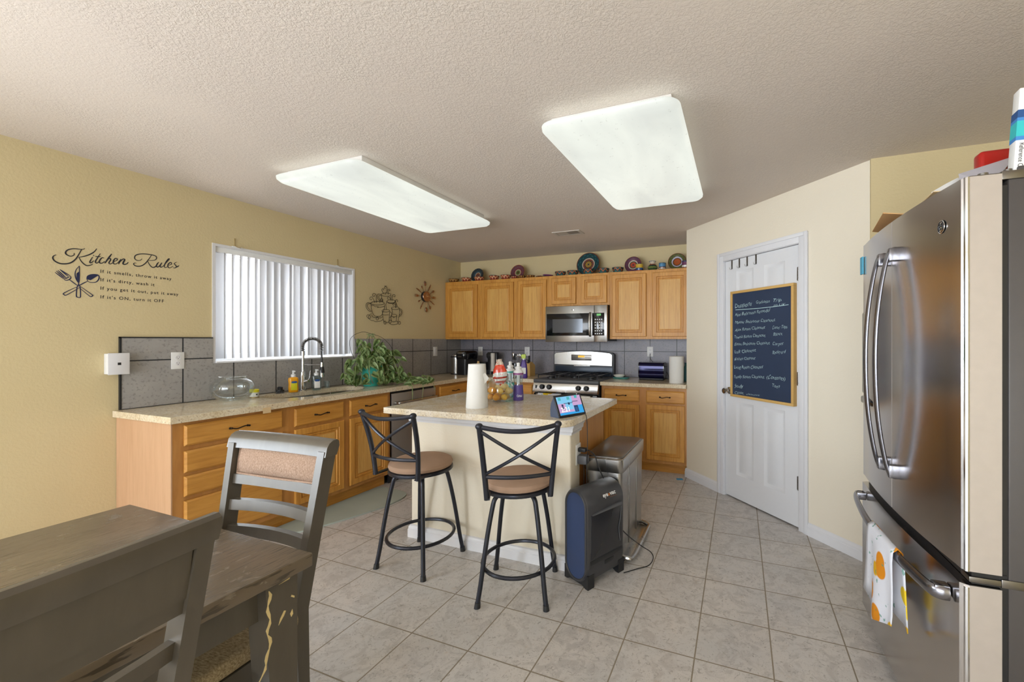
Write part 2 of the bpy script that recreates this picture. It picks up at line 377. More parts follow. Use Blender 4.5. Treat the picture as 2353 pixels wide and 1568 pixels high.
# ============================================================ the room
CH = 2.458
def struct(name, mb, m, parent=None, **k):
    o = mb.build(name, m, parent, **k)
    if parent is None: o['kind'] = 'structure'
    return o
struct('floor', MB().box((-.2, -8, -.1), (5.2, .2, 0)), M['floor'])
struct('ceiling', MB().box((-.2, -8, CH), (5.2, .2, CH+.1)), M['ceiling'])
# left wall with kitchen window opening y -2.91..-1.70, z 1.19..2.09 and a second window far behind the camera
b = MB()
W0, W1, WZ0, WZ1 = -2.91, -1.705, 1.19, 2.09
for y0, y1, z0, z1 in ((-8, -7.2, 0, CH), (-7.2, -5.4, 0, .7), (-7.2, -5.4, 2.1, CH), (-5.4, W0, 0, CH), (W0, W1, 0, WZ0), (W0, W1, WZ1, CH), (W1, 0, 0, CH)):
    b.box((-.16, y0, z0), (0, y1, z1))
struct('wall_left', b, M['wall_paint'])
struct('wall_back', MB().box((-.16, 0, 0), (5.2, .12, CH)), M['wall_paint'])
# pantry: short side wall, diagonal wall with door opening, alcove wall, right wall
DA = Vector((3.185, -.597, 0)); DD = Vector((math.sqrt(.5), -math.sqrt(.5), 0)); DN = Vector((-DD.y*-1, -DD.x, 0))  # DN points to the room
DN = Vector((-math.sqrt(.5), -math.sqrt(.5), 0))
def dw(s, z, d=0): return DA+DD*s+DN*d+Vector((0, 0, z))
def dbox(mb, s0, s1, z0, z1, d0, d1, bev=0):
    st = mb.n(); mb.box((s0, -d1, z0), (s1, -d0, z1), bev)
    mb.xf(Matrix(((DD.x, -DN.x, 0, DA.x), (DD.y, -DN.y, 0, DA.y), (0, 0, 1, 0), (0, 0, 0, 1))), st); return mb
DIAG = Matrix(((DD.x, -DN.x, 0, DA.x), (DD.y, -DN.y, 0, DA.y), (0, 0, 1, 0), (0, 0, 0, 1)))
s0d, s1d, zd = .524, 1.257, 2.052      # door leaf
SL = 1.772
b = MB()
dbox(b, 0, s0d-.012, 0, CH, -.12, 0); dbox(b, s1d+.012, SL, 0, CH, -.12, 0); dbox(b, s0d-.012, s1d+.012, zd+.012, CH, -.12, 0)
struct('wall_diagonal', b, M['pantry_paint'])
struct('wall_pantry_side', MB().box((3.186, -.6, 0), (3.30, 0, CH)), M['pantry_paint'])
ex = DA+DD*SL
struct('wall_alcove', MB().box((ex.x-.02, ex.y, 0), (5.2, ex.y+.12, CH)), M['wall_paint'])
struct('wall_right', MB().box((5.1, -8, 0), (5.2, 0, CH)), M['wall_paint'])
b = MB()
for x0, x1, z0, z1 in ((-.16, .8, 0, CH), (4.4, 5.2, 0, CH), (.8, 4.4, 2.3, CH)): b.box((x0, -8.1, z0), (x1, -8, z1))
struct('wall_rear', b, M['wall_paint'])
b = MB()
for x in (.82, 2.55, 4.34): b.box((x, -8.08, 0), (x+.06, -8.02, 2.3))
b.box((.8, -8.08, 2.24), (4.4, -8.02, 2.3)); b.box((.8, -8.08, 0), (4.4, -8.02, .06))
o = struct('window_2', b, M['white_plastic']); MB().box((.82, -8.055, .05), (4.38, -8.05, 2.25)).build('pane', M['pane'], o)
b = MB()
for y in (-7.2, -6.33, -5.46): b.box((-.1, y, .7), (-.05, y+.06, 2.1))
b.box((-.1, -7.2, .7), (-.05, -5.4, .76)); b.box((-.1, -7.2, 2.04), (-.05, -5.4, 2.1))
o = struct('window_3', b, M['white_plastic']); MB().box((-.08, -7.18, .72), (-.075, -5.42, 2.08)).build('pane', M['pane'], o)
# ground outside the windows
sm(MB().box((-14, -20, -.35), (-.3, 8, -.3)).build('ground', M['card']), kind='structure')
# kitchen window: reveal lining, frame, panes
b = MB()
b.box((-.15, W0, WZ0), (.006, W0+.02, WZ1)); b.box((-.15, W1-.02, WZ0), (.006, W1, WZ1)); b.box((-.15, W0+.02, WZ1-.02), (.0055, W1-.02, WZ1)); b.box((-.15, W0+.02, WZ0), (.02, W1-.02, WZ0+.014), .003)
struct('trim_3', b, M['white_trim'])
b = MB()
for y in (W0+.012, (W0+W1)/2-.025, W1-.062): b.box((-.15, y, WZ0+.014), (-.10, y+.05, WZ1-.012), .004)
b.box((-.149, W0+.012, WZ0+.014), (-.101, W1-.012, WZ0+.064), .004); b.box((-.149, W0+.012, WZ1-.062), (-.101, W1-.012, WZ1-.012), .004)
o = struct('window_1', b, M['white_plastic']); MB().box((-.128, W0+.03, WZ0+.05), (-.124, W1-.03, WZ1-.05)).build('pane', M['pane'], o)
# vertical blind
vb = thing('vertical_blind', 'white vertical blind of hanging vanes across the window over the sink', 'blind', (-.035, W0, WZ1))
MB().box((-.03, .02, -.062), (.03, W1-W0-.02, -.018), .006).build('headrail', M['white_plastic'], vb)
nv = 21; sp_v = (W1-W0-.1)/(nv-1)
for i in range(nv):
    a = R([-14, 50, 46, 45, 44, 41, 16, 12, 15, 12, 38, 10, 14, 34, -6, 10, 13, 11, 14, 12, 16][i])
    y = .05+i*sp_v; w = .045; pts = []
    for k in range(7):
        t = -1+k/3; cv = .006*(1-t*t)
        pts.append((-math.sin(a)*t*w+math.cos(a)*cv, math.cos(a)*t*w+math.sin(a)*cv))
    th = [(p[0]-.0008, p[1]) for p in reversed(pts)]
    MB().prism(pts+th, -.868+random.uniform(-.002, .002), -.058).build('vane', M['vane'], vb, loc=(0, y, 0), angle=60)
for i in range(nv): MB().cyl((0, 0, -.062), (0, 0, -.05), .004, n=6).build('vane_hanger', M['white_plastic'], vb, loc=(0, .05+i*sp_v, 0))
for k, (y, lab) in enumerate(((-2.765, 'left'), (-1.895, 'right'))):
    t = thing('curtain_bracket', f'small {"brass hook" if k==0 else "thin brass hook"} bracket on wall above the {lab} end of the window blind', 'bracket', (0, y, 2.09), group='curtain brackets over the window')
    MB().tube([(.004, 0, .065), (.006, 0, .01), (.02, .012, -.004), (.03, .03, -.006)], .0022).build('hook', M['gold'], t)
    MB().box((0, -.02, -.008), (.012, .05, .003), .002).build('clip', M['white_plastic'], t)
# backsplash
b = MB(); T = .012
b.box((0, -3.395, .92), (T, W0, 1.378)); b.box((0, W0, .92), (T, W1, WZ0)); b.box((0, W1, .92), (T, 0, 1.378))
o = struct('trim_1', b, M['backsplash_left'])
MB().box((0, -3.401, .92), (T+.003, -3.393, 1.384)).box((0, -3.401, 1.376), (T+.003, W0, 1.384)).build('edge_trim', M['black_plastic'], o)
struct('trim_2', MB().box((T, -T, .90), (3.186, 0, 1.375)), M['backsplash_back'])
# baseboards (stepped profile)
def base_run(name, p0, p1, nrm):
    p0, p1, nrm = Vector(p0), Vector(p1), Vector(nrm)
    prof = [(0, 0), (.016, 0), (.016, .055), (.012, .06), (.012, .072), (.008, .078), (.004, .085), (0, .087)]
    return struct(name, MB().loft([[p+nrm*a+Vector((0, 0, z)) for a, z in prof] for p in (p0, p1)]), M['white_trim'])
base_run('baseboard_diagonal_left', dw(-.01, 0), dw(s0d-.075, 0), DN)
base_run('baseboard_diagonal_right', dw(s1d+.075, 0), dw(SL, 0), DN)
base_run('baseboard_left', (0, -8, 0), (0, -3.41, 0), (1, 0, 0))
base_run('baseboard_alcove', ex+Vector((.01, 0, 0)), (5.1, ex.y, 0), (0, -1, 0))
# door
b = MB(); cw = .066
def casing(s0, s1, z0, z1): dbox(b, s0, s1, z0, z1, 0, .012, .003); 
casing(s0d-.012-cw, s0d-.006, 0, zd+.006+cw); casing(s1d+.006, s1d+.012+cw, 0, zd+.006+cw); casing(s0d-.008, s1d+.008, zd+.006, zd+.006+cw)
dbox(b, s0d-.012-cw, s0d-.05, 0, zd+.012+cw, .012, .018, .003); dbox(b, s1d+.05, s1d+.012+cw, 0, zd+.012+cw, .012, .018, .003); dbox(b, s0d-.05, s1d+.05, zd+.05, zd+.012+cw, .012, .018, .003)
dbox(b, s0d-.012, s0d-.003, 0, zd+.01, -.1, .002); dbox(b, s1d+.003, s1d+.012, 0, zd+.01, -.1, .002); dbox(b, s0d-.01, s1d+.01, zd+.003, zd+.012, -.1, .002)
struct('trim_4', b, M['white_trim'])
b = MB(); Y0 = .012; dwid = s1d-s0d
# six-panel door leaf built on a front grid
def leaf():
    s0, s1 = s0d, s1d
    cols = [(s0+.128, s0+.128+.180), (s0+.420, s0+.420+.196)]
    cols = [(s0+.125, s0+.31), (s0+.415, s0+.61)]
    rows = [(.215, .835), (.985, 1.60), (1.72, 1.955)]
    xs = [s0]+[q for c in cols for q in c]+[s1]; zs = [.012]+[q for r in rows for q in r]+[zd]
    st = b.n()
    for i in range(len(xs)-1):
        for j in range(len(zs)-1):
            x0, x1, z0, z1 = xs[i], xs[i+1], zs[j], zs[j+1]
            if i % 2 == 1 and j % 2 == 1:
                b.panel(x0, x1, z0, z1, [(0, -.03), (0, 0), (.008, -.004), (.02, -.009), (.03, -.009), (.05, -.002)])
            else: b.box((x0, 0, z0), (x1, .03, z1))
    b.xf(DIAG @ Matrix.Translation((0, Y0, 0)), st)
leaf()
door = struct('door_1', b, M['white_door'])
b = MB(); c = Vector((s0d+.055, 0, .925)); st = 0
b.lathe([(0, .0), (.031, 0), (.031, .006), (.012, .012), (.011, .03), (.016, .036), (.026, .044), (.029, .056), (.024, .068), (0, .072)], n=24)
b.xf(DIAG @ Matrix.Translation((s0d+.05, Y0, .925)) @ Matrix.Rotation(R(90), 4, 'X')); b.build('door_knob', M['chrome'], door)
for z in (.335, 1.085, 1.84):
    b = MB(); dbox(b, s1d-.012, s1d+.004, z-.048, z+.048, -.004, .003, .001)
    for k in range(5): b.cyl(dw(s1d+.002, z-.05+k*.02, .004), dw(s1d+.002, z-.032+k*.02, .004), .006, n=8)
    b.build('hinge', M['steel_dark'], door)
for k, s in enumerate((.60, .685, .77, .862)):
    b = MB(); dbox(b, s-.007, s+.007, zd-.075, zd+.002, -.011, -.009); dbox(b, s-.007, s+.007, zd-.002, zd+.001, -.04, -.009)
    b.tube([dw(s, zd-.05, -.008), dw(s, zd-.078, -.004), dw(s, zd-.078, .014), dw(s, zd-.062, .018)], .002, 6)
    sm(b.build('over_door_hook', M['steel_dark']), f'{["leftmost", "second from left", "third from left", "rightmost"][k]} of the four thin hooks hung over the top of the pantry door', 'hook', 'hooks over the pantry door')
# ============================================================ things on the walls
# blackboard on the door
bb = thing('blackboard', 'wood-framed blackboard covered in chalk handwriting, mounted on the white pantry door', 'blackboard')
BO = DIAG @ Matrix.Translation((.617, -.020, .883))   # board lower-left, front side at -y
bw, bh = .617, .894
b = MB(); fr = .021
for x0, x1, z0, z1 in ((0, bw, 0, fr), (0, bw, bh-fr, bh), (0, fr, fr, bh-fr), (bw-fr, bw, fr, bh-fr)): b.box((x0, -.006, z0), (x1, .0315, z1), .002)
b.xf(BO).build('board_frame', M['board_wood'], bb)
MB().box((fr-.004, .002, fr-.004), (bw-fr+.004, .014, bh-fr+.004)).xf(BO).build('slate', M['board_slate'], bb)
# chalk writing: (text, s, z, width, height, rise)
CH_T = [('Dossports',0.079,1.632,0.187,0.044,0.011),('Graduation',0.304,1.653,0.136,0.030,-0.001),('Trip',0.467,1.653,0.076,0.032,-0.001),('to UK',0.471,1.620,0.107,0.023,-0.003),
('Ajax Bathroom Remodel',0.079,1.564,0.372,0.032,0.019),('Master Bedroom Cleanout',0.079,1.502,0.419,0.030,0.004),('Ajax Room Cleanout',0.079,1.437,0.325,0.031,0.017),('Center Tops',0.46,1.446,0.134,0.030,0.006),
('Tawnia Room Cleanout',0.074,1.376,0.330,0.032,0.015),('Blocc',0.467,1.397,0.086,0.029,0.004),('Eaton Bedroom Cleanout',0.074,1.318,0.373,0.031,0.014),('Carpet',0.462,1.323,0.099,0.030,0.004),
('Loft Cleanout',0.074,1.249,0.239,0.034,0.024),('Backyard',0.46,1.258,0.123,0.030,0.010),('Kitchen Cleanout',0.074,1.191,0.230,0.030,0.021),('Living Room Cleanout',0.069,1.119,0.314,0.034,0.023),
('Family Room Cleanout',0.069,1.039,0.327,0.032,0.028),('(Contents)',0.407,1.065,0.171,0.036,0.002),('Study',0.074,0.960,0.099,0.034,0.010),('Teen',0.46,1.004,0.068,0.033,0.001),('Closet',0.079,0.906,0.098,0.030,0.012),('cleanout',0.204,0.915,0.138,0.018,0.006)]
for k, (t, s, z, w, hh, rise) in enumerate(CH_T):
    b = MB()
    ang = math.atan2(rise, w); x = DD*math.cos(ang)+Vector((0, 0, math.sin(ang))); y = Vector((0, 0, math.cos(ang)))-DD*math.sin(ang)
    text_bm(b, t, hh*.82, frame(DIAG @ Vector((.617-.030+s, -.0185, z)), x, y), width=w*.97, bold=-.016, shear=.25, jit=.10, seed=k*1.7)
    b.build('chalk_line', M['chalk'], bb, smooth=False, recalc=False)
bwid = [dw(.617-.030+.083+.518*q/8, 1.619-.018*math.sin(q/8*2.2)*.6+.012*q/8, .0187) for q in range(9)]
b = MB(); b.tube(bwid, .0022, 6, flat=tuple(DN)); b.build('chalk_underline', M['chalk'], bb)
# kitchen rules decal
wdx = thing('wall_decal', 'black lettering decal with crossed fork, knife and spoon on the left wall', 'decal')
def stroke(mb, pts, r, x=.0012, close=False, k=4):
    P = spline([(x, a, c) for a, c in pts], k)
    n_ = len(P); mb.tube(P, r, 6, radii=[r*(.5+.75*math.sin(PI*min(max(i/(n_-1), .04), .96))) for i in range(n_)], flat=(1, 0, 0))
DK_title=[[(-3.653,1.854),(-3.662,1.847),(-3.666,1.834),(-3.659,1.818),(-3.641,1.807),(-3.620,1.808),(-3.599,1.818),(-3.581,1.841),(-3.569,1.869),(-3.557,1.904)],[(-3.586,1.878),(-3.586,1.867),(-3.597,1.857),(-3.609,1.859),(-3.618,1.868),(-3.616,1.883),(-3.604,1.896),(-3.583,1.904),(-3.561,1.905),(-3.549,1.908),(-3.544,1.914)],[(-3.495,1.923),(-3.505,1.902),(-3.527,1.879),(-3.552,1.863),(-3.567,1.857)],[(-3.567,1.857),(-3.561,1.841),(-3.549,1.822),(-3.535,1.812),(-3.520,1.818),(-3.511,1.826)],[(-3.512,1.869),(-3.518,1.853),(-3.523,1.837),(-3.521,1.831),(-3.515,1.835),(-3.507,1.848)],[(-3.510,1.880),(-3.506,1.878)],[(-3.480,1.896),(-3.489,1.873),(-3.500,1.845),(-3.498,1.835),(-3.492,1.836),(-3.484,1.848)],[(-3.501,1.873),(-3.478,1.877)],[(-3.465,1.870),(-3.471,1.873),(-3.480,1.860),(-3.484,1.844),(-3.479,1.836),(-3.469,1.841),(-3.461,1.852)],[(-3.431,1.904),(-3.445,1.874),(-3.461,1.839)],[(-3.458,1.845),(-3.445,1.868),(-3.437,1.874),(-3.436,1.864),(-3.443,1.846),(-3.439,1.839),(-3.429,1.846),(-3.421,1.857)],[(-3.421,1.857),(-3.408,1.868),(-3.407,1.877),(-3.415,1.878),(-3.423,1.863),(-3.424,1.847),(-3.417,1.842),(-3.405,1.851),(-3.394,1.872)],[(-3.390,1.879),(-3.401,1.844)],[(-3.399,1.852),(-3.383,1.878),(-3.375,1.881),(-3.374,1.874),(-3.381,1.853),(-3.375,1.847),(-3.363,1.854),(-3.357,1.865)],[(-3.245,1.934),(-3.260,1.901),(-3.278,1.869),(-3.298,1.850),(-3.321,1.846),(-3.332,1.856),(-3.327,1.865),(-3.319,1.864)],[(-3.292,1.899),(-3.301,1.887),(-3.316,1.884),(-3.327,1.894),(-3.324,1.913),(-3.307,1.926),(-3.281,1.933),(-3.251,1.934),(-3.226,1.930),(-3.220,1.916),(-3.229,1.902),(-3.248,1.895),(-3.266,1.894)],[(-3.266,1.894),(-3.257,1.869),(-3.242,1.851),(-3.226,1.858),(-3.217,1.880),(-3.209,1.892)],[(-3.209,1.892),(-3.220,1.867),(-3.217,1.857),(-3.208,1.863),(-3.195,1.890)],[(-3.192,1.891),(-3.202,1.866),(-3.197,1.859),(-3.186,1.869)],[(-3.186,1.869),(-3.167,1.901),(-3.154,1.923),(-3.160,1.921),(-3.173,1.896),(-3.181,1.870),(-3.176,1.860),(-3.164,1.868)],[(-3.159,1.878),(-3.144,1.888),(-3.144,1.899),(-3.152,1.898),(-3.162,1.881),(-3.160,1.865),(-3.151,1.862),(-3.134,1.877)],[(-3.115,1.909),(-3.128,1.896),(-3.121,1.886),(-3.116,1.876),(-3.125,1.866),(-3.134,1.867)],[(-3.116,1.872),(-3.101,1.887)]]
DK_fork=[[(-3.658,1.753),(-3.624,1.718)],[(-3.653,1.761),(-3.620,1.721)],[(-3.647,1.766),(-3.615,1.724)],[(-3.640,1.772),(-3.602,1.741)],[(-3.640,1.772),(-3.609,1.736)],[(-3.624,1.718),(-3.618,1.712),(-3.606,1.717),(-3.598,1.730),(-3.602,1.741)],[(-3.620,1.720),(-3.604,1.735)],[(-3.605,1.719),(-3.571,1.685)],[(-3.561,1.683),(-3.515,1.640),(-3.512,1.633),(-3.517,1.627),(-3.525,1.630),(-3.564,1.673)]]
DK_knife=[[(-3.567,1.802),(-3.578,1.780),(-3.582,1.754),(-3.579,1.730),(-3.571,1.709),(-3.567,1.709),(-3.565,1.746),(-3.565,1.801),(-3.567,1.802)],[(-3.570,1.709),(-3.569,1.695),(-3.575,1.672),(-3.577,1.625),(-3.571,1.618),(-3.561,1.621),(-3.562,1.674),(-3.567,1.695),(-3.569,1.709)]]
DK_spoon=[[(-3.536,1.736),(-3.532,1.751),(-3.515,1.762),(-3.495,1.764),(-3.486,1.758),(-3.486,1.739),(-3.497,1.719),(-3.515,1.713),(-3.531,1.718),(-3.536,1.736)],[(-3.531,1.720),(-3.552,1.702),(-3.571,1.682)],[(-3.573,1.681),(-3.624,1.638),(-3.623,1.627),(-3.613,1.628),(-3.564,1.677)]]
DK_knifefill=[[(-3.567,1.771),(-3.576,1.759),(-3.577,1.730),(-3.571,1.709),(-3.567,1.713)]]
DK_spoonfill=[[(-3.536,1.736),(-3.532,1.751),(-3.515,1.762),(-3.495,1.764),(-3.487,1.761),(-3.520,1.726),(-3.532,1.729)]]
CUPS=[[(-1.338,1.772),(-1.347,1.763),(-1.372,1.753),(-1.409,1.747),(-1.449,1.743),(-1.484,1.744),(-1.508,1.749),(-1.517,1.757),(-1.508,1.766),(-1.484,1.775),(-1.449,1.782),(-1.409,1.786),(-1.372,1.785),(-1.347,1.780),(-1.338,1.772)],[(-1.517,1.753),(-1.510,1.699),(-1.493,1.652),(-1.470,1.626),(-1.427,1.620),(-1.387,1.630),(-1.363,1.664),(-1.340,1.719),(-1.335,1.764)],[(-1.515,1.730),(-1.489,1.734),(-1.465,1.724),(-1.436,1.726),(-1.407,1.720),(-1.368,1.729),(-1.340,1.739)],[(-1.517,1.753),(-1.549,1.762),(-1.572,1.741),(-1.572,1.706),(-1.545,1.676),(-1.503,1.662)],[(-1.522,1.749),(-1.549,1.748),(-1.561,1.726),(-1.549,1.700),(-1.508,1.671)],[(-1.470,1.765),(-1.484,1.795),(-1.508,1.823),(-1.529,1.817),(-1.533,1.799),(-1.517,1.790),(-1.508,1.803)],[(-1.443,1.767),(-1.446,1.807),(-1.446,1.847),(-1.470,1.866),(-1.491,1.856),(-1.489,1.833),(-1.470,1.835),(-1.467,1.847)],[(-1.402,1.767),(-1.400,1.799),(-1.383,1.819),(-1.363,1.811),(-1.368,1.790),(-1.385,1.797)],[(-1.503,1.644),(-1.517,1.645),(-1.535,1.632),(-1.563,1.630),(-1.572,1.612),(-1.549,1.592),(-1.512,1.572),(-1.489,1.573),(-1.465,1.562),(-1.427,1.566),(-1.387,1.574),(-1.363,1.591)],[(-1.503,1.634),(-1.493,1.613),(-1.455,1.607),(-1.397,1.606),(-1.363,1.620)],[(-1.519,1.609),(-1.523,1.597),(-1.533,1.591),(-1.543,1.596),(-1.547,1.608),(-1.543,1.621),(-1.533,1.626),(-1.523,1.622),(-1.519,1.609)],[(-1.424,1.598),(-1.428,1.585),(-1.439,1.580),(-1.449,1.584),(-1.453,1.597),(-1.449,1.610),(-1.439,1.616),(-1.428,1.611),(-1.424,1.598)],[(-1.315,1.559),(-1.319,1.545),(-1.330,1.540),(-1.341,1.545),(-1.345,1.557),(-1.341,1.571),(-1.330,1.576),(-1.319,1.571),(-1.315,1.559)],[(-1.245,1.572),(-1.250,1.558),(-1.261,1.552),(-1.272,1.558),(-1.277,1.571),(-1.272,1.584),(-1.261,1.590),(-1.250,1.585),(-1.245,1.572)],[(-1.114,1.562),(-1.119,1.549),(-1.130,1.543),(-1.142,1.548),(-1.147,1.561),(-1.142,1.575),(-1.130,1.581),(-1.119,1.576),(-1.114,1.562)],[(-1.248,1.876),(-1.255,1.867),(-1.273,1.858),(-1.300,1.852),(-1.330,1.849),(-1.356,1.850),(-1.374,1.855),(-1.380,1.862),(-1.374,1.870),(-1.356,1.879),(-1.330,1.885),(-1.300,1.888),(-1.273,1.888),(-1.255,1.883),(-1.248,1.876)],[(-1.380,1.858),(-1.375,1.814),(-1.363,1.782)],[(-1.253,1.867),(-1.253,1.825)],[(-1.383,1.862),(-1.417,1.866),(-1.434,1.840),(-1.422,1.809),(-1.387,1.788)],[(-1.387,1.855),(-1.412,1.846),(-1.412,1.822),(-1.387,1.800)],[(-1.345,1.870),(-1.373,1.899),(-1.375,1.923),(-1.358,1.933),(-1.353,1.918),(-1.365,1.918)],[(-1.325,1.868),(-1.307,1.906),(-1.300,1.940),(-1.317,1.959),(-1.338,1.948),(-1.333,1.932),(-1.323,1.940)],[(-1.284,1.872),(-1.292,1.908),(-1.287,1.931),(-1.266,1.932),(-1.266,1.917),(-1.277,1.918)],[(-1.340,1.966),(-1.328,1.959),(-1.317,1.967)],[(-1.187,1.806),(-1.193,1.797),(-1.209,1.789),(-1.233,1.784),(-1.258,1.782),(-1.281,1.783),(-1.297,1.788),(-1.302,1.796),(-1.297,1.804),(-1.281,1.812),(-1.258,1.818),(-1.233,1.820),(-1.209,1.819),(-1.193,1.814),(-1.187,1.806)],[(-1.307,1.795),(-1.282,1.777),(-1.235,1.777),(-1.198,1.788),(-1.187,1.806)],[(-1.302,1.804),(-1.320,1.770),(-1.320,1.729),(-1.312,1.700)],[(-1.187,1.806),(-1.166,1.774),(-1.155,1.750)],[(-1.251,1.809),(-1.266,1.841),(-1.292,1.846),(-1.300,1.825),(-1.282,1.822)],[(-1.235,1.806),(-1.235,1.852),(-1.219,1.879),(-1.195,1.877),(-1.195,1.856),(-1.214,1.858)],[(-1.128,1.733),(-1.133,1.725),(-1.149,1.718),(-1.172,1.713),(-1.197,1.711),(-1.219,1.713),(-1.235,1.717),(-1.240,1.724),(-1.235,1.732),(-1.219,1.739),(-1.197,1.744),(-1.172,1.746),(-1.149,1.744),(-1.133,1.740),(-1.128,1.733)],[(-1.240,1.726),(-1.230,1.685),(-1.230,1.660)],[(-1.128,1.730),(-1.133,1.649),(-1.152,1.576)],[(-1.125,1.722),(-1.095,1.720),(-1.084,1.691),(-1.100,1.655),(-1.136,1.628)],[(-1.122,1.707),(-1.103,1.702),(-1.106,1.676),(-1.133,1.645)],[(-1.187,1.730),(-1.187,1.764),(-1.214,1.779),(-1.227,1.765),(-1.214,1.756)],[(-1.177,1.731),(-1.177,1.782),(-1.182,1.815),(-1.160,1.828),(-1.147,1.814),(-1.163,1.804)],[(-1.266,1.693),(-1.272,1.687),(-1.287,1.681),(-1.308,1.676),(-1.332,1.675),(-1.353,1.676),(-1.367,1.680),(-1.373,1.686),(-1.367,1.693),(-1.353,1.699),(-1.332,1.703),(-1.308,1.705),(-1.287,1.703),(-1.272,1.699),(-1.266,1.693)],[(-1.373,1.680),(-1.363,1.620),(-1.348,1.567),(-1.287,1.564),(-1.277,1.608),(-1.269,1.683)],[(-1.368,1.652),(-1.338,1.641),(-1.277,1.649)],[(-1.266,1.683),(-1.240,1.668),(-1.245,1.634),(-1.271,1.612)],[(-1.168,1.645),(-1.172,1.638),(-1.184,1.633),(-1.200,1.629),(-1.217,1.628),(-1.233,1.630),(-1.244,1.634),(-1.248,1.640),(-1.244,1.647),(-1.233,1.653),(-1.217,1.656),(-1.200,1.658),(-1.184,1.656),(-1.172,1.651),(-1.168,1.645)],[(-1.248,1.638),(-1.243,1.597),(-1.230,1.575),(-1.182,1.577),(-1.168,1.601),(-1.166,1.643)],[(-1.271,1.587),(-1.277,1.566),(-1.256,1.542),(-1.214,1.538),(-1.160,1.548),(-1.152,1.572),(-1.171,1.583)]]

b = MB()
for i, s in enumerate(DK_title): stroke(b, s, .0034 if i in (0, 9, 13) else .0027)
b.build('title_lettering', M['decal_black'], wdx)
for nm, L_ in (('fork', DK_fork), ('knife', DK_knife), ('spoon', DK_spoon)):
    b = MB()
    for s in L_: stroke(b, s, .0022, k=3)
    for s in {'knife': DK_knifefill, 'spoon': DK_spoonfill}.get(nm, []): b.prism(s, .0002, .0014, 'x')
    b.build(nm, M['decal_navy'], wdx)
for t, z, w, rise in (('If it smells, throw it away', 1.778, .336, .003), ("If it's dirty, wash it", 1.726, .248, 0), ('If you get it out, put it away', 1.674, .373, .002), ("If it's ON, turn it OFF", 1.620, .296, 0)):
    b = MB(); text_bm(b, t, .0195, frame((.0006, -3.479, z), (0, 1, 0), (0, 0, 1)), width=w, bold=.010, space=1.25)
    b.build('text_line', M['decal_black'], wdx, smooth=False, recalc=False)
b = MB()
for i, s in enumerate(CUPS): b.tube(spline([(.012+.003*(i % 3), a, c) for a, c in s], 3), .0022 if i else .0026, 6)
for y, z in ((-1.42, 1.72), (-1.2, 1.62)): b.cyl((0, y, z), (.012, y, z), .003, n=6)
sm(b.build('wire_wall_art', M['wire_art']), 'black wire wall art of stacked steaming coffee cups, left of the cutlery clock', 'wall art')
ck = thing('wall_clock', 'round copper-faced wall clock with cutlery rays, right of the wire coffee cups', 'clock', (0, -.704, 1.907))
b = MB(); b.cyl((0, 0, 0), (.030, 0, 0), .066, n=40); b.build('clock_body', M['black_plastic'], ck)
b = MB(); b.cyl((.030, 0, 0), (.034, 0, 0), .065, .063, n=40); b.build('clock_face', M['copper_steel'], ck)
b = MB(); b.prism([(-.002, -.006), (.002, -.006), (.001, .045), (-.001, .045)], .0345, .036, 'x'); b.prism([(-.006, -.003), (-.006, .003), (.034, .012), (.034, .010)], .0345, .036, 'x'); b.build('hands', M['chrome'], ck)
kinds = ['spoonL', 'knife', 'spoon', 'fork', 'knife', 'spoon', 'spoonL', 'knife', 'spoonS', 'fork', 'knife', 'spoonS']
for i, kd in enumerate(kinds):
    a = R(90-30*i+(4 if i in (0, 6) else 0)); b = MB()
    L1 = {'spoonL': .135, 'spoonS': .115}.get(kd, .13)
    b.tube([(.012, .055, 0), (.014, .09, 0), (.014, L1, 0)], .003, 6)
    if kd.startswith('spoon'):
        r_ = .024 if kd == 'spoonL' else (.013 if kd == 'spoonS' else .018); b.sphere((.014, L1+r_*1.2, 0), r_, (.3, 1.35, .85), 14, 8)
    elif kd == 'knife': b.prism([(.085, -.004), (.15, -.008), (.178, -.004), (.184, .006), (.09, .005)], .011, .015, 'x')
    else:
        b.prism([(.12, -.005), (.135, -.015), (.15, -.016), (.15, .016), (.135, .015), (.12, .005)], .011, .015, 'x')
        for q in (-.013, -.0045, .0045, .013): b.prism([(.148, q-.0025), (.182, q-.0018), (.182, q+.0018), (.148, q+.0025)], .012, .0145, 'x')
    M4 = Matrix(((1, 0, 0, 0), (0, math.cos(a), -math.sin(a), 0), (0, math.sin(a), math.cos(a), 0), (0, 0, 0, 1)))
    b.xf(M4); b.build({'s': 'spoon', 'k': 'knife', 'f': 'fork'}[kd[0]], M['copper_steel'], ck)
# outlets and switches; local: plate in xz plane facing -y
def outlet(name, label, loc, rz, kind='duplex', cat='outlet', w=.072, h=.118):
    t = thing(name, label, cat, loc, rz)
    MB().box((-w/2, -.006, -h/2), (w/2, 0, h/2), .003).build('cover_plate', M['white_plastic'], t)
    if kind == 'duplex':
        for z in (-.02, .02):
            b = MB(); b.lathe([(0, 0), (.0165, 0), (.0165, .002), (0, .002)], n=20); b.xf(Matrix.Translation((0, -.0062, z)) @ Matrix.Rotation(R(90), 4, 'X'))
            so = b.build('socket', M['white_trim'], t)
            b = MB(); b.box((-.007, -.0085, z), (-.0055, -.0078, z+.008)); b.box((.0055, -.0085, z), (.007, -.0078, z+.008)); b.cyl((0, -.0085, z-.006), (0, -.0078, z-.006), .0024, n=8)
            b.build('slots', M['black_plastic'], so)
    elif kind == 'switch':
        MB().box((-.017, -.009, -.034), (.017, -.005, .034), .003).build('rocker', M['white_trim'], t)
    return t
outlet('wall_outlet', 'white double outlet on grey backsplash left of the window', (T, -3.115, 1.22), R(90))
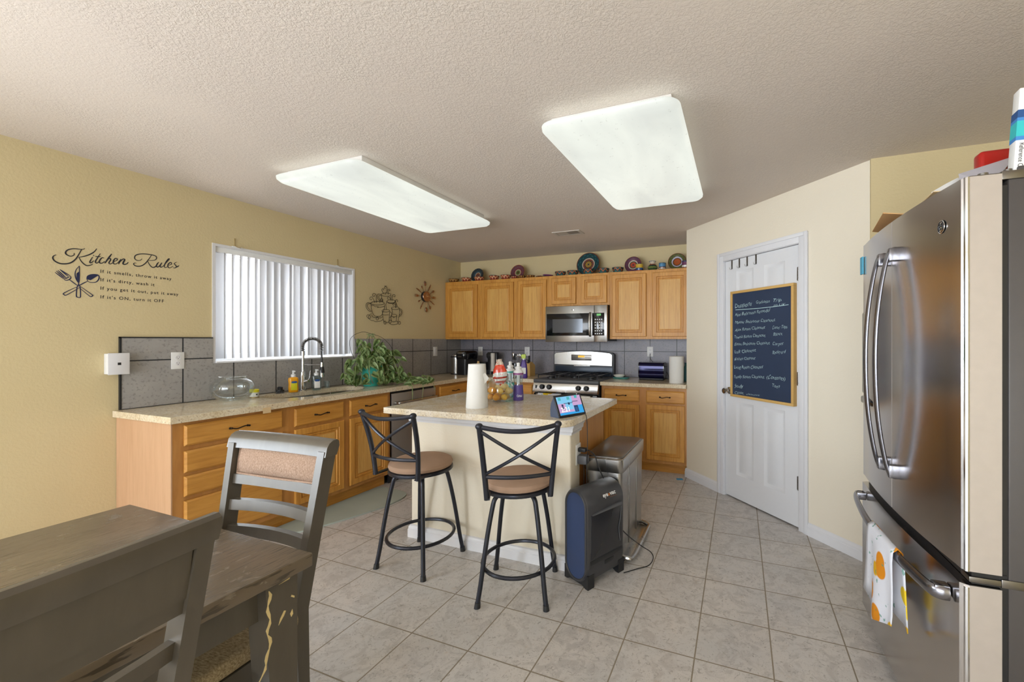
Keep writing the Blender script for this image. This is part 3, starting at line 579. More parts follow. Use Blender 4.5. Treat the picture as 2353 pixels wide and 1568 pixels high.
outlet('light_switch', 'white rocker switch on the left backsplash below the clock', (T, -.532, 1.218), R(90), 'switch', 'switch')
outlet('wall_outlet', 'white outlet plate on back tiles above the coffee maker', (.341, -T, 1.212), 0)
outlet('wall_outlet', 'white outlet plate on back tiles above the knife block', (1.068, -T, 1.215), 0)
outlet('wall_outlet', 'white outlet on back tiles above the toaster, cord plugged in', (2.698, -T, 1.228), 0)
pj = thing('phone_jack', 'thick beige-white phone jack box at the left edge of the backsplash', 'phone jack', (0, -3.42, 1.215), R(90))
MB().box((-.045, -.055, -.064), (.045, 0, .064), .004).build('box', M['white_plastic'], pj)
MB().box((-.048, -.06, -.067), (.048, -.054, .067), .002).build('cover_plate', M['white_trim'], pj)
MB().box((-.006, -.061, -.008), (.009, -.0595, .008)).build('jack_port', M['black_plastic'], pj)
# ============================================================ ceiling
def fixture(label, x0, x1, y0, y1, cxb):
    t = thing('ceiling_light', label, 'ceiling light', ((x0+x1)/2, (y0+y1)/2, CH), 0, 'fluorescent ceiling lights')
    w, l = (x1-x0)/2, (y1-y0)/2
    MB().box((-w+.04, -l+.08, -.045), (w-.04, l-.08, 0), .004).build('pan', M['fixture'], t)
    b = MB(); rings = []
    for ins, z in ((.05, -.045), (.012, -.047), (0, -.056), (.002, -.07), (.02, -.084), (.06, -.092), (.14, -.096)):
        rings.append([(p[0], p[1], z) for p in rrect(-w+ins, w-ins, -l+ins, l-ins, max(.075-ins, .02), 6)])
    b.loft(rings).build('diffuser', M['diffuser'], t, angle=60)
fixture('wide ceiling light with glowing wraparound diffuser, nearer the window wall', .90, 1.63, -3.06, -1.66, 0)
fixture('wide ceiling light with glowing wraparound diffuser, nearer the pantry door', 2.765, 3.435, -3.02, -1.68, 0)
vt = thing('ceiling_vent', 'small rectangular metal air vent in the ceiling near the upper cabinets', 'vent', (2.045, -.935, CH))
b = MB(); b.box((-.15, -.075, -.006), (.15, -.055, 0)); b.box((-.15, .055, -.006), (.15, .075, 0)); b.box((-.15, -.055, -.006), (-.12, .055, 0)); b.box((.12, -.055, -.006), (.15, .055, 0)); b.box((-.01, -.055, -.006), (.0, .055, -.001)); b.build('vent_frame', M['grille'], vt)
MB().box((-.12, -.055, -.0012), (.12, .055, 0)).build('duct_opening', M['duct'], vt)
b = MB()
for k in range(22):
    x = -.115+k*.011; b.box((x, -.055, -.005), (x+(.008 if x < -.01 else .003), .055, -.002))
b.build('louvres', M['grille'], vt)
# ============================================================ cabinets (local: back at y=0, face towards -y)
DOORST = [(.006, 0), (.006, .004), (0, .005), (0, .018), (.005, .022), (.044, .022), (.048, .013), (.052, .013), (.055, .018), (.064, .018), (.068, .010), (.074, .010), (.080, .013)]
FLATST = [(.006, 0), (.006, .004), (0, .005), (0, .012), (.010, .020), (.018, .020)]
def pull(par, x, y, z, w=.10):
    b = MB(); P = spline([(x-w/2, y, z), (x-w/2, y-.022, z+.001), (x-w/4, y-.028, z-.005), (x, y-.028, z), (x+w/4, y-.028, z+.005), (x+w/2, y-.022, z+.001), (x+w/2, y, z)], 4)
    b.tube(P, .0038, 8); 
    for q in (-1, 1):
        b.sphere((x+q*w/2, y-.003, z), .0075, (1, .6, 1), 12, 6); b.sphere((x+q*w/2, y-.021, z+.001), .0068, (1, 1, 1), 10, 6)
    return b.build('handle', M['bronze'], par)
def cab_door(t, x0, x1, z0, z1, y, name='door'):
    b = MB(); b.panel(x0, x1, z0, z1, DOORST, y); o = b.build(name, M['oak_v'], t, angle=20)
    ins = .080; c = MB(); c.box((x0+ins+.001, y-.0145, z0+ins+.001), (x1-ins-.001, y-.0125, z1-ins-.001)); c.build('centre_panel', M['oak_panel'], o)
    return o
def drawer(t, x0, x1, z0, z1, y, handle=True):
    b = MB(); b.panel(x0, x1, z0, z1, FLATST, y); o = b.build('drawer', M['oak_h'], t, angle=20)
    if handle: pull(o, (x0+x1)/2, y-.019, (z0+z1)/2)
    return o
def base_cab(label, loc, rz, w, parts, fy=-.60, end=None, toe=True, group=None, hollow=False):
    t = thing('base_cabinet', label, 'cabinet', loc, rz, group)
    b = MB()
    if hollow:
        for q in (((0, fy+.001, .105), (.016, -.003, .879)), ((w-.016, fy+.001, .105), (w, -.003, .879)), ((0, fy+.001, .105), (w, -.003, .121)), ((0, -.012, .105), (w, -.003, .879)), ((0, fy, .105), (w, fy+.018, .879))): b.box(*q)
    else: b.box((0, fy, .105), (w, -.003, .879))
    b.build('carcass', M['oak_side'], t)
    b = MB(); b.box((0, fy+.07, 0), (w, fy+.09, .105)); b.build('toe_kick', M['oak_h'], t)
    if end is not None:
        b = MB(); b.box((end-.006, fy-.001, 0 if not toe else 0), (end, -.003, .879)); b.build('end_panel', M['oak_end'], t)
    for p in parts:
        if p[0] == 'dr': drawer(t, *p[1:], fy)
        elif p[0] == 'do': cab_door(t, *p[1:], fy)
    return t
L = -3.405
base_cab('oak base cabinet with four stacked drawers, the end unit of the run under the window', (0, L, 0), R(90), .655,
    [('dr', .05, .605, .735, .858), ('dr', .05, .605, .575, .705), ('dr', .05, .605, .435, .555), ('dr', .05, .605, .14, .41)], end=0)
base_cab('oak base cabinet with two drawers over two doors, under the sink', (0, L+.655, 0), R(90), .925,
    [('dr', .035, .435, .722, .855), ('do', .035, .435, .135, .700), ('dr', .49, .89, .722, .855), ('do', .49, .89, .135, .700)], hollow=True)
base_cab('oak base cabinet with one drawer, right of the dishwasher', (0, -1.205, 0), R(90), .603,
    [('dr', .05, .555, .722, .855), ('do', .05, .555, .135, .700)])
base_cab('narrow oak corner cabinet with a drawer, left of the stove', (.602, 0, 0), 0, .895,
    [('dr', .52, .86, .722, .855), ('do', .52, .86, .135, .700), ('do', .1, .48, .135, .700)])
base_cab('oak base cabinet with two drawers over two doors, right of the stove', (2.292, 0, 0), 0, .893,
    [('dr', .035, .415, .722, .848), ('do', .035, .415, .138, .690), ('dr', .488, .875, .722, .846), ('do', .488, .875, .138, .702)])
def wall_cab(label, x0, x1, z0, z1, doors):
    t = thing('wall_cabinet', label, 'cabinet', (x0, 0, 0), 0, 'oak upper cabinets')
    b = MB(); b.box((0, -.325, z0), (x1-x0, -.013 if z0 < 1.376 else -.002, z1)); b.build('carcass', M['oak_v'], t)
    for d in doors: cab_door(t, d[0]-x0, d[1]-x0, d[2], d[3], -.325)
wall_cab('single-door oak upper cabinet in the corner against the yellow wall', .004, .552, 1.375, 2.134, [(.044, .517, 1.398, 2.085)])
wall_cab('two-door oak upper cabinet directly left of the microwave', .554, 1.522, 1.375, 2.134, [(.592, 1.052, 1.398, 2.09), (1.112, 1.508, 1.398, 2.095)])
wall_cab('short two-door oak upper cabinet above the microwave', 1.524, 2.298, 1.765, 2.134, [(1.574, 1.889, 1.79, 2.102), (1.954, 2.267, 1.79, 2.105)])
wall_cab('two-door oak upper cabinet between microwave and pantry wall', 2.30, 3.182, 1.375, 2.134, [(2.331, 2.721, 1.402, 2.10), (2.789, 3.170, 1.402, 2.10)])
# ============================================================ worktops
hole = [(q[0], q[1]) for q in spline([(a, c, 0) for a, c in [(.135, -2.66), (.13, -2.3), (.135, -1.97), (.2, -1.885), (.33, -1.89), (.46, -2.0), (.525, -2.2), (.53, -2.45), (.47, -2.63), (.35, -2.72), (.2, -2.73)]], 4, True)]
def topslab(name, label, outer, holes, mat):
    o = MB().plate(outer, holes, .8805, .92).build(name, mat, angle=30)
    m = o.modifiers.new('bevel', 'BEVEL'); m.width = .004; m.segments = 2; m.limit_method = 'ANGLE'; m.angle_limit = R(60)
    return sm(o, label, 'countertop')
topslab('countertop', 'long L-shaped beige granite countertop under the window with the sink cut in', [(.0135, -3.432), (.645, -3.432), (.645, -.645), (1.497, -.645), (1.497, -.0135), (.0135, -.0135)], [hole], M['granite'])
topslab('countertop', 'short beige granite countertop right of the stove', [(2.288, -.645), (3.184, -.645), (3.184, -.0135), (2.288, -.0135)], [], M['granite'])
isl_out = arc(2.812-.09, -2.725+.09, .09, 270, 360, 6)+[(2.812, -1.795), (1.483, -1.795), (1.483, -2.725)]
topslab('countertop', 'beige granite slab on the kitchen island', isl_out, [], M['granite_island'])
# sink
b = MB(); cx = sum(p[0] for p in hole)/len(hole); cy = sum(p[1] for p in hole)/len(hole); rings = []
for k, z in ((1.03, .879), (.99, .878), (.975, .80), (.95, .72), (.85, .700), (.3, .694), (.05, .692)): rings.append([(cx+(p[0]-cx)*k, cy+(p[1]-cy)*k, z) for p in hole])
sk = thing('sink', 'stainless steel undermount sink set in the granite under the window', 'sink')
b.loft(rings, cap=False).build('basin', M['stainless'], sk, recalc=False)
MB().cyl((cx, cy, .693), (cx, cy, .698), .045, n=24).build('drain', M['steel_dark'], sk)
# ============================================================ island
t = thing('kitchen_island', 'cream-painted kitchen island with white trim and an oak cabinet end', 'kitchen island')
MB().box((1.545, -2.545, 0), (2.745, -2.39, .879), .012, 3).build('half_wall', M['pantry_paint'], t)
MB().box((1.56, -2.39, .10), (2.722, -1.875, .879)).build('cabinet_body', M['oak_side'], t)
MB().box((1.6, -2.39, 0), (2.722, -1.94, .10)).build('toe_kick', M['oak_h'], t)
MB().box((2.722, -2.3895, 0), (2.73, -1.874, .879)).build('end_panel', M['oak_side'], t)
b = MB(); prof = [(0, .80), (.010, .802), (.012, .815), (.022, .825), (.024, .845), (.032, .855), (.034, .8795), (0, .8795)]
def around(prof, x0, x1, y0, y1): # trim wraps front, left and right end of the half wall
    path = [((x0, y1), (-1, 0)), ((x0, y0), (-1, -1)), ((x1, y0), (1, -1)), ((x1, y1), (1, 0))]
    return [[(p[0]+n_[0]*a, p[1]+n_[1]*a, z) for a, z in prof] for p, n_ in path]
b.loft(around(prof, 1.545, 2.745, -2.545, -2.39)).build('crown_trim', M['white_trim'], t)
prof = [(0, 0), (.016, 0), (.016, .055), (.012, .06), (.012, .072), (.008, .078), (.004, .085), (0, .087)]
MB().loft(around(prof, 1.545, 2.745, -2.545, -2.39)).build('baseboard', M['white_trim'], t)
for x0, x1 in ((1.60, 2.14), (2.16, 2.70)):
    b = MB(); b.panel(x0, x1, .14, .70, DOORST, 0); b.xf(Matrix.Translation((0, -1.875, 0)) @ Matrix.Scale(-1, 4, (0, 1, 0))); b.build('door', M['oak_v'], t, angle=20)
    b = MB(); b.panel(x0, x1, .725, .85, FLATST, 0); b.xf(Matrix.Translation((0, -1.875, 0)) @ Matrix.Scale(-1, 4, (0, 1, 0))); b.build('drawer', M['oak_h'], t, angle=20)
outlet('wall_outlet', 'white outlet on the island end behind the plugged-in cords', (2.745, -2.43, .662), R(90), 'duplex', 'outlet', .075, .125)
# ============================================================ dishwasher
t = thing('dishwasher', 'stainless steel dishwasher built in under the left countertop', 'dishwasher', (0, -1.818, 0), R(90))
MB().box((.004, -.58, .10), (.604, -.02, .872)).build('tub', M['black_plastic'], t)
MB().box((.006, -.612, .11), (.602, -.58, .855), .004).build('door_panel', M['stainless_brushed'], t)
MB().box((.02, -.56, 0), (.59, -.54, .10)).build('toe_kick', M['black_plastic'], t)
b = MB(); b.tube(spline([(.05, -.612, .765), (.052, -.65, .765), (.08, -.66, .765), (.30, -.664, .765), (.528, -.66, .765), (.556, -.65, .765), (.558, -.612, .765)], 4), .014, 12); b.build('handle', M['stainless'], t)
# ============================================================ range
RX = 1.503
t = thing('gas_range', 'stainless steel gas stove with black grates between the oak base cabinets', 'stove', (RX, 0, 0))
RW = .776
MB().box((0, -.63, .03), (RW, -.02, .90)).build('body', M['black_plastic'], t)
b = MB(); b.box((0, -.665, .886), (RW, -.02, .925), .008); b.build('cooktop', M['grey_body'], t)
b = MB(); b.prism([(-.665, .885), (-.632, .885), (-.632, .785), (-.685, .785), (-.690, .80)], .004, RW-.004, 'x'); b.build('control_strip', M['stainless'], t)
b = MB(); b.box((.012, -.672, .25), (RW-.012, -.632, .772), .006); dr = b.build('oven_door', M['stainless'], t)
MB().box((.012, -.674, .705), (RW-.012, -.63, .772), .004).box((.09, -.674, .36), (RW-.09, -.672, .62)).build('door_glass', M['black_gloss'], dr)
b = MB(); b.tube([(.07, -.674, .755), (.07, -.722, .762), (RW-.07, -.722, .762), (RW-.07, -.674, .755)], .012, 10); b.build('handle', M['stainless'], dr)
MB().box((.012, -.668, .06), (RW-.012, -.63, .235), .006).build('storage_drawer', M['stainless'], t)
for i, x in enumerate((.121, .206, .552, .644)):
    b = MB(); b.lathe([(0, 0), (.028, 0), (.027, .006), (.023, .012), (.021, .026), (0, .028)], n=24); b.box((-.006, -.024, .0), (.006, .024, .034), .002)
    b.xf(Matrix.Translation((x, -.687, .845)) @ Matrix.Rotation(R(82), 4, 'X')); b.build('knob', M['black_plastic'], t)
MB().box((.040, -.692, .826), (.049, -.684, .862)).build('ignition_switch', M['black_plastic'], t)
# backguard
b = MB(); pts = [(0, .925), (RW, .925), (RW, 1.19), (RW-.03, 1.212)]+[(RW-.03-(RW-.06)*k/10, 1.212+.022*math.sin(PI*k/10)) for k in range(1, 10)]+[(.03, 1.212), (0, 1.19)]
b.prism(pts, -.095, -.016, 'y').build('backguard', M['black_plastic'], t, angle=30)
b = MB(); pts = [(.006, 1.065), (RW-.02, 1.055), (RW-.018, 1.185), (RW-.05, 1.205)]+[(RW-.05-(RW-.09)*k/10, 1.205+.022*math.sin(PI*k/10)) for k in range(1, 10)]+[(.03, 1.205), (.006, 1.185)]
b.prism(pts, -.112, -.095, 'y').build('control_panel', M['stainless'], t, angle=30)
MB().box((.235, -.1145, 1.115), (.50, -.112, 1.185), .003).build('display', M['steel_dark'], t)
emit('lcd', 'e0b030', .9); MB().box((.325, -.116, 1.152), (.41, -.1144, 1.176)).build('clock_digits', M['lcd'], t)
b = MB()
for i in range(4):
    for j in range(2): b.box((.25+i*.018, -.1155, 1.125+j*.022), (.262+i*.018, -.1144, 1.134+j*.022)); b.box((.42+i*.018, -.1155, 1.125+j*.022), (.432+i*.018, -.1144, 1.134+j*.022))
b.build('buttons', M['grey_body'], t)
plain('vent_enamel', '2f3b4a', .28, .2)
MB().box((.012, -.105, .93), (RW-.012, -.094, 1.045), .002).build('vent_panel', M['vent_enamel'], t)
MB().box((.27, -.113, 1.047), (.48, -.096, 1.054)).build('vent_slot', M['stainless'], t)
for gx in (.03, .275, .52):
    w = .235; b = MB(); z = .972
    for x in (gx+.01, gx+w-.01): b.tube([(x, -.62, .935), (x, -.615, z), (x, -.13, z), (x, -.125, .935)], .0065, 6)
    for y in (-.615, -.5, -.375, -.25, -.13): b.tube(spline([(gx+.01, y, z), (gx+w*.35, y+.012, z+.004), (gx+w*.65, y-.012, z+.004), (gx+w-.01, y, z)], 3), .006, 6)
    b.tube([(gx+w/2, -.615, z), (gx+w/2, -.13, z)], .006, 6)
    b.build('grate', M['black_metal'], t)
for x, y in ((.145, -.49), (.145, -.25), (.392, -.37), (.635, -.49), (.635, -.25)):
    b = MB(); b.lathe([(0, 0), (.05, 0), (.048, .012), (.034, .014), (.034, .022), (0, .024)], c=(x, y, .925), n=20); b.build('burner', M['black_plastic'], t)
# towel over oven handle
b = MB(); P = []
prof = [(-.70, .50), (-.703, .62), (-.704, .74), (-.706, .768), (-.722, .779), (-.738, .768), (-.740, .74), (-.739, .60), (-.741, .47)]
rings = [[(RX+.09+.275*k/8+.004*math.sin(k), y+.003*math.sin(k*1.7+i*.5), z) for k in range(9)] for i, (y, z) in enumerate(prof)]
b.loft(rings, cap=False, closed=False); o = b.build('dish_towel', M['lemon_towel'], recalc=False, angle=80)
md = o.modifiers.new('s', 'SOLIDIFY'); md.thickness = .003
sm(o, 'white dish towel with lemon print hung over the oven door handle', 'towel')
plain('mw_screen', '4a4e56', .12, .3, .6)
# ============================================================ microwave
t = thing('microwave', 'stainless steel over-the-range microwave under the short oak cabinet', 'microwave', (1.526, 0, 0))
MB().box((0, -.375, 1.352), (.766, -.014, 1.762)).build('body', M['black_plastic'], t)
MB().box((0, -.405, 1.342), (.612, -.375, 1.76), .005).build('door_panel', M['stainless'], t)
MB().box((.614, -.405, 1.342), (.766, -.375, 1.76), .005).build('control_side', M['stainless'], t)
MB().box((.018, -.4075, 1.415), (.555, -.404, 1.672), .002).build('door_window', M['black_gloss'], t)
MB().box((.095, -.4085, 1.45), (.475, -.407, 1.608)).build('window_screen', M['mw_screen'], t)
MB().box((.590, -.4075, 1.415), (.735, -.404, 1.672), .002).build('keypad', M['black_gloss'], t)
emit('green_lcd', '6fd06a', .6); MB().box((.645, -.409, 1.64), (.695, -.4074, 1.662)).build('display', M['green_lcd'], t)
b = MB()
for i in range(4):
    for j in range(6): b.box((.622+i*.025, -.4085, 1.43+j*.032), (.636+i*.025, -.4074, 1.444+j*.032))
b.build('buttons', M['white_trim'], t)
b = MB(); b.tube(spline([(.570, -.405, 1.668), (.570, -.43, 1.662), (.570, -.444, 1.60), (.570, -.447, 1.54), (.570, -.444, 1.48), (.570, -.43, 1.42), (.570, -.405, 1.415)], 4), .013, 12); b.build('handle', M['stainless'], t)
def emblem(parent, Mx, r=.017):
    b = MB(); b.lathe([(0, 0), (r, 0), (r, .0015), (r*.92, .002), (0, .002)], n=28); b.xf(Mx); o = b.build('round_emblem', M['chrome'], parent)
    b = MB(); b.tube([(r*.8*math.cos(2*PI*k/24), r*.8*math.sin(2*PI*k/24), .0024) for k in range(24)], r*.045, 5, closed=True)
    b.tube(spline([(-r*.12, r*.35, .0024), (-r*.5, r*.35, .0024), (-r*.6, -r*.1, .0024), (-r*.4, -r*.45, .0024), (-r*.1, -r*.3, .0024), (-r*.1, 0, .0024), (-r*.35, 0, .0024)], 3), r*.055, 5)
    b.tube(spline([(r*.6, r*.35, .0024), (r*.3, r*.42, .0024), (r*.12, r*.2, .0024), (r*.45, 0, .0024), (r*.1, -r*.2, .0024), (r*.3, -r*.45, .0024), (r*.65, -r*.35, .0024)], 3), r*.055, 5)
    b.xf(Mx).build('monogram', M['black_plastic'], o)
emblem(t, Matrix.Translation((.352, -.405, 1.716)) @ Matrix.Rotation(R(90), 4, 'X'), .014)
metal('steel_handle', '8f8f96', .24, (1, 1, 1), .03)
# ============================================================ refrigerator (front faces -x)
fr_loc = Vector((4.28, -3.285, 0))
t = thing('refrigerator', 'large stainless steel french-door refrigerator standing at the right edge', 'refrigerator', fr_loc, R(1.6))
FW, FZ = .915, 1.83
MB().box((.102, .008, .02), (.80, FW-.008, FZ-.015), .004).build('cabinet_body', M['fridge_side'], t)
MB().box((.085, .012, .03), (.102, FW-.012, FZ-.03)).build('door_gasket', M['black_plastic'], t)
def bulge(y): # front face offset for y in 0..FW
    return -.028*(1-((y-FW/2)/(FW/2))**2)
def fdoor(y0, y1, z0, z1, name, rl, rr):
    b = MB(); n_ = 12; P = []
    for k in range(n_+1):
        y = y0+(y1-y0)*k/n_; x = bulge(y)
        P.append((x, y))
    if rl: P[0] = (P[0][0]+.012, P[0][1]); P.insert(1, (P[1][0]+.001, y0+.012))
    if rr: P[-1] = (P[-1][0]+.012, P[-1][1]); P.insert(-1, (P[-2][0]+.001, y1-.012))
    b.mi = 0
    pts = P+[(.084, y1), (.084, y0)]
    b.loft([[(a, c, z) for a, c in pts] for z in (z0, z0+.004, z1-.004, z1)])
    for f in b.bm.faces:
        c = f.calc_center_median()
        if c.x > .02: f.material_index = 1
    return b.build(name, [M['stainless_fridge'], M['fridge_edge']], t, angle=30)
dR = fdoor(0, .4545, .70, FZ, 'fresh_food_door', True, False)
dL = fdoor(.4625, FW, .70, FZ, 'fresh_food_door', False, True)
dF = fdoor(0, FW, .06, .66, 'freezer_drawer', True, True)
MB().box((.02, .01, .662), (.10, FW-.01, .698)).build('door_gap', M['black_plastic'], t)
# chrome edge strip on the near edge
for z0, z1, o in ((.70, FZ, dR), (.06, .655, dF)):
    b = MB(); b.tube([(.006, .004, z0), (.006, .004, z1)], .007, 8); b.build('edge_strip', M['chrome'], o)
# dispenser panel on the far door
b = MB(); b.box((-.012, .70, 1.10), (.01, .90, 1.50), .01); b.box((-.02, .70, 1.055), (.0, .89, 1.09), .008); b.build('dispenser', M['black_gloss'], dL)
# curved door handles
for y, o in ((.40, dR), (.515, dL)):
    b = MB(); zz = [1.71, 1.70, 1.60, 1.45, 1.28, 1.10, .95, .85, .84]; xx = [-.025, -.055, -.078, -.096, -.102, -.096, -.078, -.055, -.025]
    P = spline([(x, y, z) for x, z in zip(xx, zz)], 4)
    rings = []
    for i, p in enumerate(P):
        d = (P[min(i+1, len(P)-1)]-P[max(i-1, 0)]).normalized(); nx = Vector((d.z, 0, -d.x))
        rings.append([p+nx*(.008*math.cos(a_))+Vector((0, 1, 0))*(.013*math.sin(a_)) for a_ in [2*PI*k/14 for k in range(14)]])
    b.loft(rings)
    b.box((-.06, y-.014, 1.665), (-.02, y+.014, 1.715), .004); b.box((-.06, y-.014, .835), (-.02, y+.014, .885), .004)
    b.build('door_handle', M['steel_handle'], o)
b = MB(); P = spline([(-.015, .05, .60), (-.042, .055, .60), (-.06, .09, .602), (-.082, .25, .604), (-.09, .44, .605), (-.082, .62, .606), (-.062, .79, .608), (-.045, .855, .608), (-.015, .862, .608)], 4); rings = []
for i, p in enumerate(P):
    d = (P[min(i+1, len(P)-1)]-P[max(i-1, 0)]).normalized(); nx = Vector((d.y, -d.x, 0))
    rings.append([p+nx*(.010*math.cos(a_))+Vector((0, 0, 1))*(.020*math.sin(a_)) for a_ in [2*PI*k/14 for k in range(14)]])
b.loft(rings); b.box((-.05, .05, .588), (-.01, .085, .622), .004); b.box((-.05, .83, .592), (-.01, .865, .626), .004); b.build('drawer_handle', M['steel_handle'], dF)
for z in (FZ-.012, .668):
    b = MB(); b.box((.012, .004, z), (.085, .05, z+.016), .002); b.box((.085, .004, z-.004), (.14, .05, z+.020), .002); b.cyl((.055, .03, z+.012), (.055, .03, z+.026), .012, n=14); b.cyl((.11, .028, z+.012), (.11, .028, z+.03), .009, n=12); b.build('hinge', M['steel_dark'], t)
MB().box((.125, .012, FZ-.014), (.30, .12, FZ+.022), .006).build('hinge_cover', M['fridge_side'], t)
emblem(t, Matrix.Translation((bulge(.10)-.001, .105, 1.716)) @ Matrix.Rotation(R(-90), 4, 'Y') @ Matrix.Rotation(R(90), 4, 'Z'), .021)
o = MB().box((-.012, .89, 1.69), (-.006, .925, 1.775)).build('tape_strip', M['tape_blue']); o.parent = None
o.location = fr_loc; o.rotation_euler = (0, 0, R(1.6)); sm(o, 'piece of blue painter tape stuck at the far edge of the refrigerator door', 'tape')
# things on top of the fridge
FT = FZ-.0145
def onfr(name, mb, mat, label, cat, x, y, z, rz=0, rx=0, ry=0):
    o = mb.build(name, mat); o.location = (x, y, z); o.rotation_euler = (rx, ry, rz); return sm(o, label, cat)
onfr('cardboard_flap', MB().box((-.10, -.16, 0), (.08, .16, .004)), M['card'], 'flattened brown cardboard piece lying over the far top edge of the refrigerator', 'cardboard', 4.335, -2.66, 1.852, R(-8), 0, R(12))
onfr('envelope', MB().box((-.05, -.14, 0), (.10, .10, .003)), M['paper_tan'], 'tan envelope lying along the middle of the refrigerator top edge', 'envelope', 4.335, -2.96, 1.848, R(-4), 0, R(5))
b = MB(); b.prism([(-.035, 0), (.035, 0), (.035, .085), (.0, .098), (-.035, .08)], -.04, .04, 'y')
onfr('paper_carton', b, M['paper'], 'small white paper carton behind the top edge of the refrigerator', 'carton', 4.362, -2.985, FT, R(8))
b = MB(); q = [(4.33, -3.16, 1.832), (4.385, -3.225, 1.832), (4.385, -3.065, 1.952), (4.352, -3.058, 1.915)]
q = [(4.325, -3.155, 1.834), (4.385, -3.20, 1.834), (4.50, -3.058, 1.952), (4.356, -3.058, 1.915)]
b.loft([q, [(x+.001, y+.002, z-.002) for x, y, z in q]]); sm(b.build('letter', M['letter']), 'grey folded letter leaning on the red box at the near end of the refrigerator top', 'letter')
b = MB(); b.box((0, 0, 0), (.18, .05, .172), .012, 3); onfr('red_box', b, M['red_plastic'], 'shiny red plastic box on top of the refrigerator beside the white booklet', 'box', 4.418, -3.046, FT, R(0))
ho = thing('booklet_box', 'tall white boxed booklet with blue and teal stripes standing on the refrigerator', 'booklet', (4.396, -3.262, FT+.0005), R(-4))
ho.rotation_euler = (0, R(3.5), R(-4))
hb = .255
MB().box((0, 0, 0), (.17, .035, hb), .002).build('box', M['paper'], ho)
plain('stripe_navy', '1f4a80', .6); plain('stripe_blue', '3d7fc0', .6); plain('stripe_teal', '2fb3b5', .6)
for z0, z1, m in ((.172, .194, 'stripe_navy'), (.163, .172, 'stripe_blue'), (.120, .163, 'stripe_teal'), (.109, .120, 'stripe_blue')):
    MB().box((-.0006, -.0008, z0), (.1706, .0345, z1)).build('stripe', M[m], ho)
b = MB()
for i, s_ in enumerate(('Homeowner', 'Reference Card')):
    text_bm(b, s_, .011, frame((.008+.014*(1-i), -.0009, .100), (0, 0, -1), (1, 0, 0)), width=.082)
b.build('title_text', M['decal_black'], ho, smooth=False, recalc=False)
# towel over the freezer handle
b = MB(); Mf = Matrix.Translation(fr_loc) @ Matrix.Rotation(R(1.6), 4, 'Z'); rings = []
yc0, yc1 = .235, .475
prof = [(-.066, .35), (-.068, .42), (-.069, .50), (-.070, .585), (-.073, .620), (-.088, .634), (-.105, .620), (-.109, .585), (-.111, .48), (-.114, .40), (-.118, .30)]
for i, (x, z) in enumerate(prof):
    r_ = []
    for k in range(13):
        u = k/12; dx = .010*math.sin(u*9+.5)*min(1, abs(.62-z)*5); zz = z
        if i == len(prof)-1: zz = z+.075*abs(u-.55)*1.6
        if i == 0: zz = z+.05*u
        yy = yc0+(yc1-yc0)*u+(.012*(u-.5)*(.62-z)*4)
        hx = .006*((yy-.44)/.2)**2
        r_.append(Mf @ Vector((x+dx+hx, yy, zz)))
    rings.append(r_)
b.loft(rings, cap=False, closed=False); o = b.build('hand_towel', M['lemon_towel'], recalc=False, angle=80)
md = o.modifiers.new('s', 'SOLIDIFY'); md.thickness = .003
sm(o, 'white hand towel with lemons and oranges hung over the freezer drawer handle', 'towel')
# ============================================================ dining table
t = thing('dining_table', 'worn dark grey-brown wooden dining table in the lower left corner', 'table', (2.06, -4.76, 0))
tx0, tx1, ty0, ty1 = -.475, .485, -.80, .80
b = MB(); b.box((tx0, ty0, .722), (tx1, ty1, .76), .004); b.build('tabletop', M['table_wood'], t)
b = MB(); ai = .055
for a, c in (((tx0+ai, ty1-ai-.025), (tx1-ai, ty1-ai)), ((tx0+ai, ty0+ai), (tx1-ai, ty0+ai+.025)), ((tx0+ai, ty0+ai), (tx0+ai+.025, ty1-ai)), ((tx1-ai-.025, ty0+ai), (tx1-ai, ty1-ai))):
    b.box((a[0], a[1], .62), (c[0], c[1], .722))
b.build('apron', M['chair_wood'], t)
for sx in (-1, 1):
    for sy in (-1, 1):
        x = (tx1-.02 if sx > 0 else tx0+.02); y = (ty1-.03 if sy > 0 else ty0+.03); b = MB(); w = .082
        b.loft([[(x-sx*ww, y-sy*ww, z), (x, y-sy*ww, z), (x, y, z), (x-sx*ww, y, z)] for z, ww in ((0, .055), (.72, w))])
        b.build('leg', M['chair_wood'], t, angle=30)
plain('raw_wood', 'd9c48e', .8)
b = MB(); px = tx1-.0195; py = ty1-.03
rnd = random.Random(3); zz = [.705-.0125*k for k in range(19)]; cen = [py-.074+.004*math.sin(k*1.3)-(.0045*max(0, k-13)) for k in range(19)]
wid = [.0014+.0028*abs(math.sin(k*2.1)) if k < 17 else .0015 for k in range(19)]
L_ = [(cen[k]+wid[k]+rnd.uniform(-.001, .001), zz[k]) for k in range(19)]; R_ = [(cen[k]-wid[k]+rnd.uniform(-.001, .001), zz[k]) for k in range(19)]
def legx(z): return px-.027*(1-z/.72)*0
b.prism(L_+R_[::-1], px-.0008, px+.0004, 'x')
for q in ([(-.05, .60), (-.036, .618), (-.031, .628), (-.036, .631), (-.046, .615)], [(-.02, .612), (-.014, .622), (-.012, .608), (-.017, .602)], [(-.016, .662), (-.008, .655), (-.009, .650), (-.018, .658)], [(-.05, .708), (-.02, .713), (-.022, .709)]):
    b.prism([(py+u_, v_) for u_, v_ in q], px-.0008, px+.0004, 'x')
b.build('bare_wood_chips', M['raw_wood'], t)
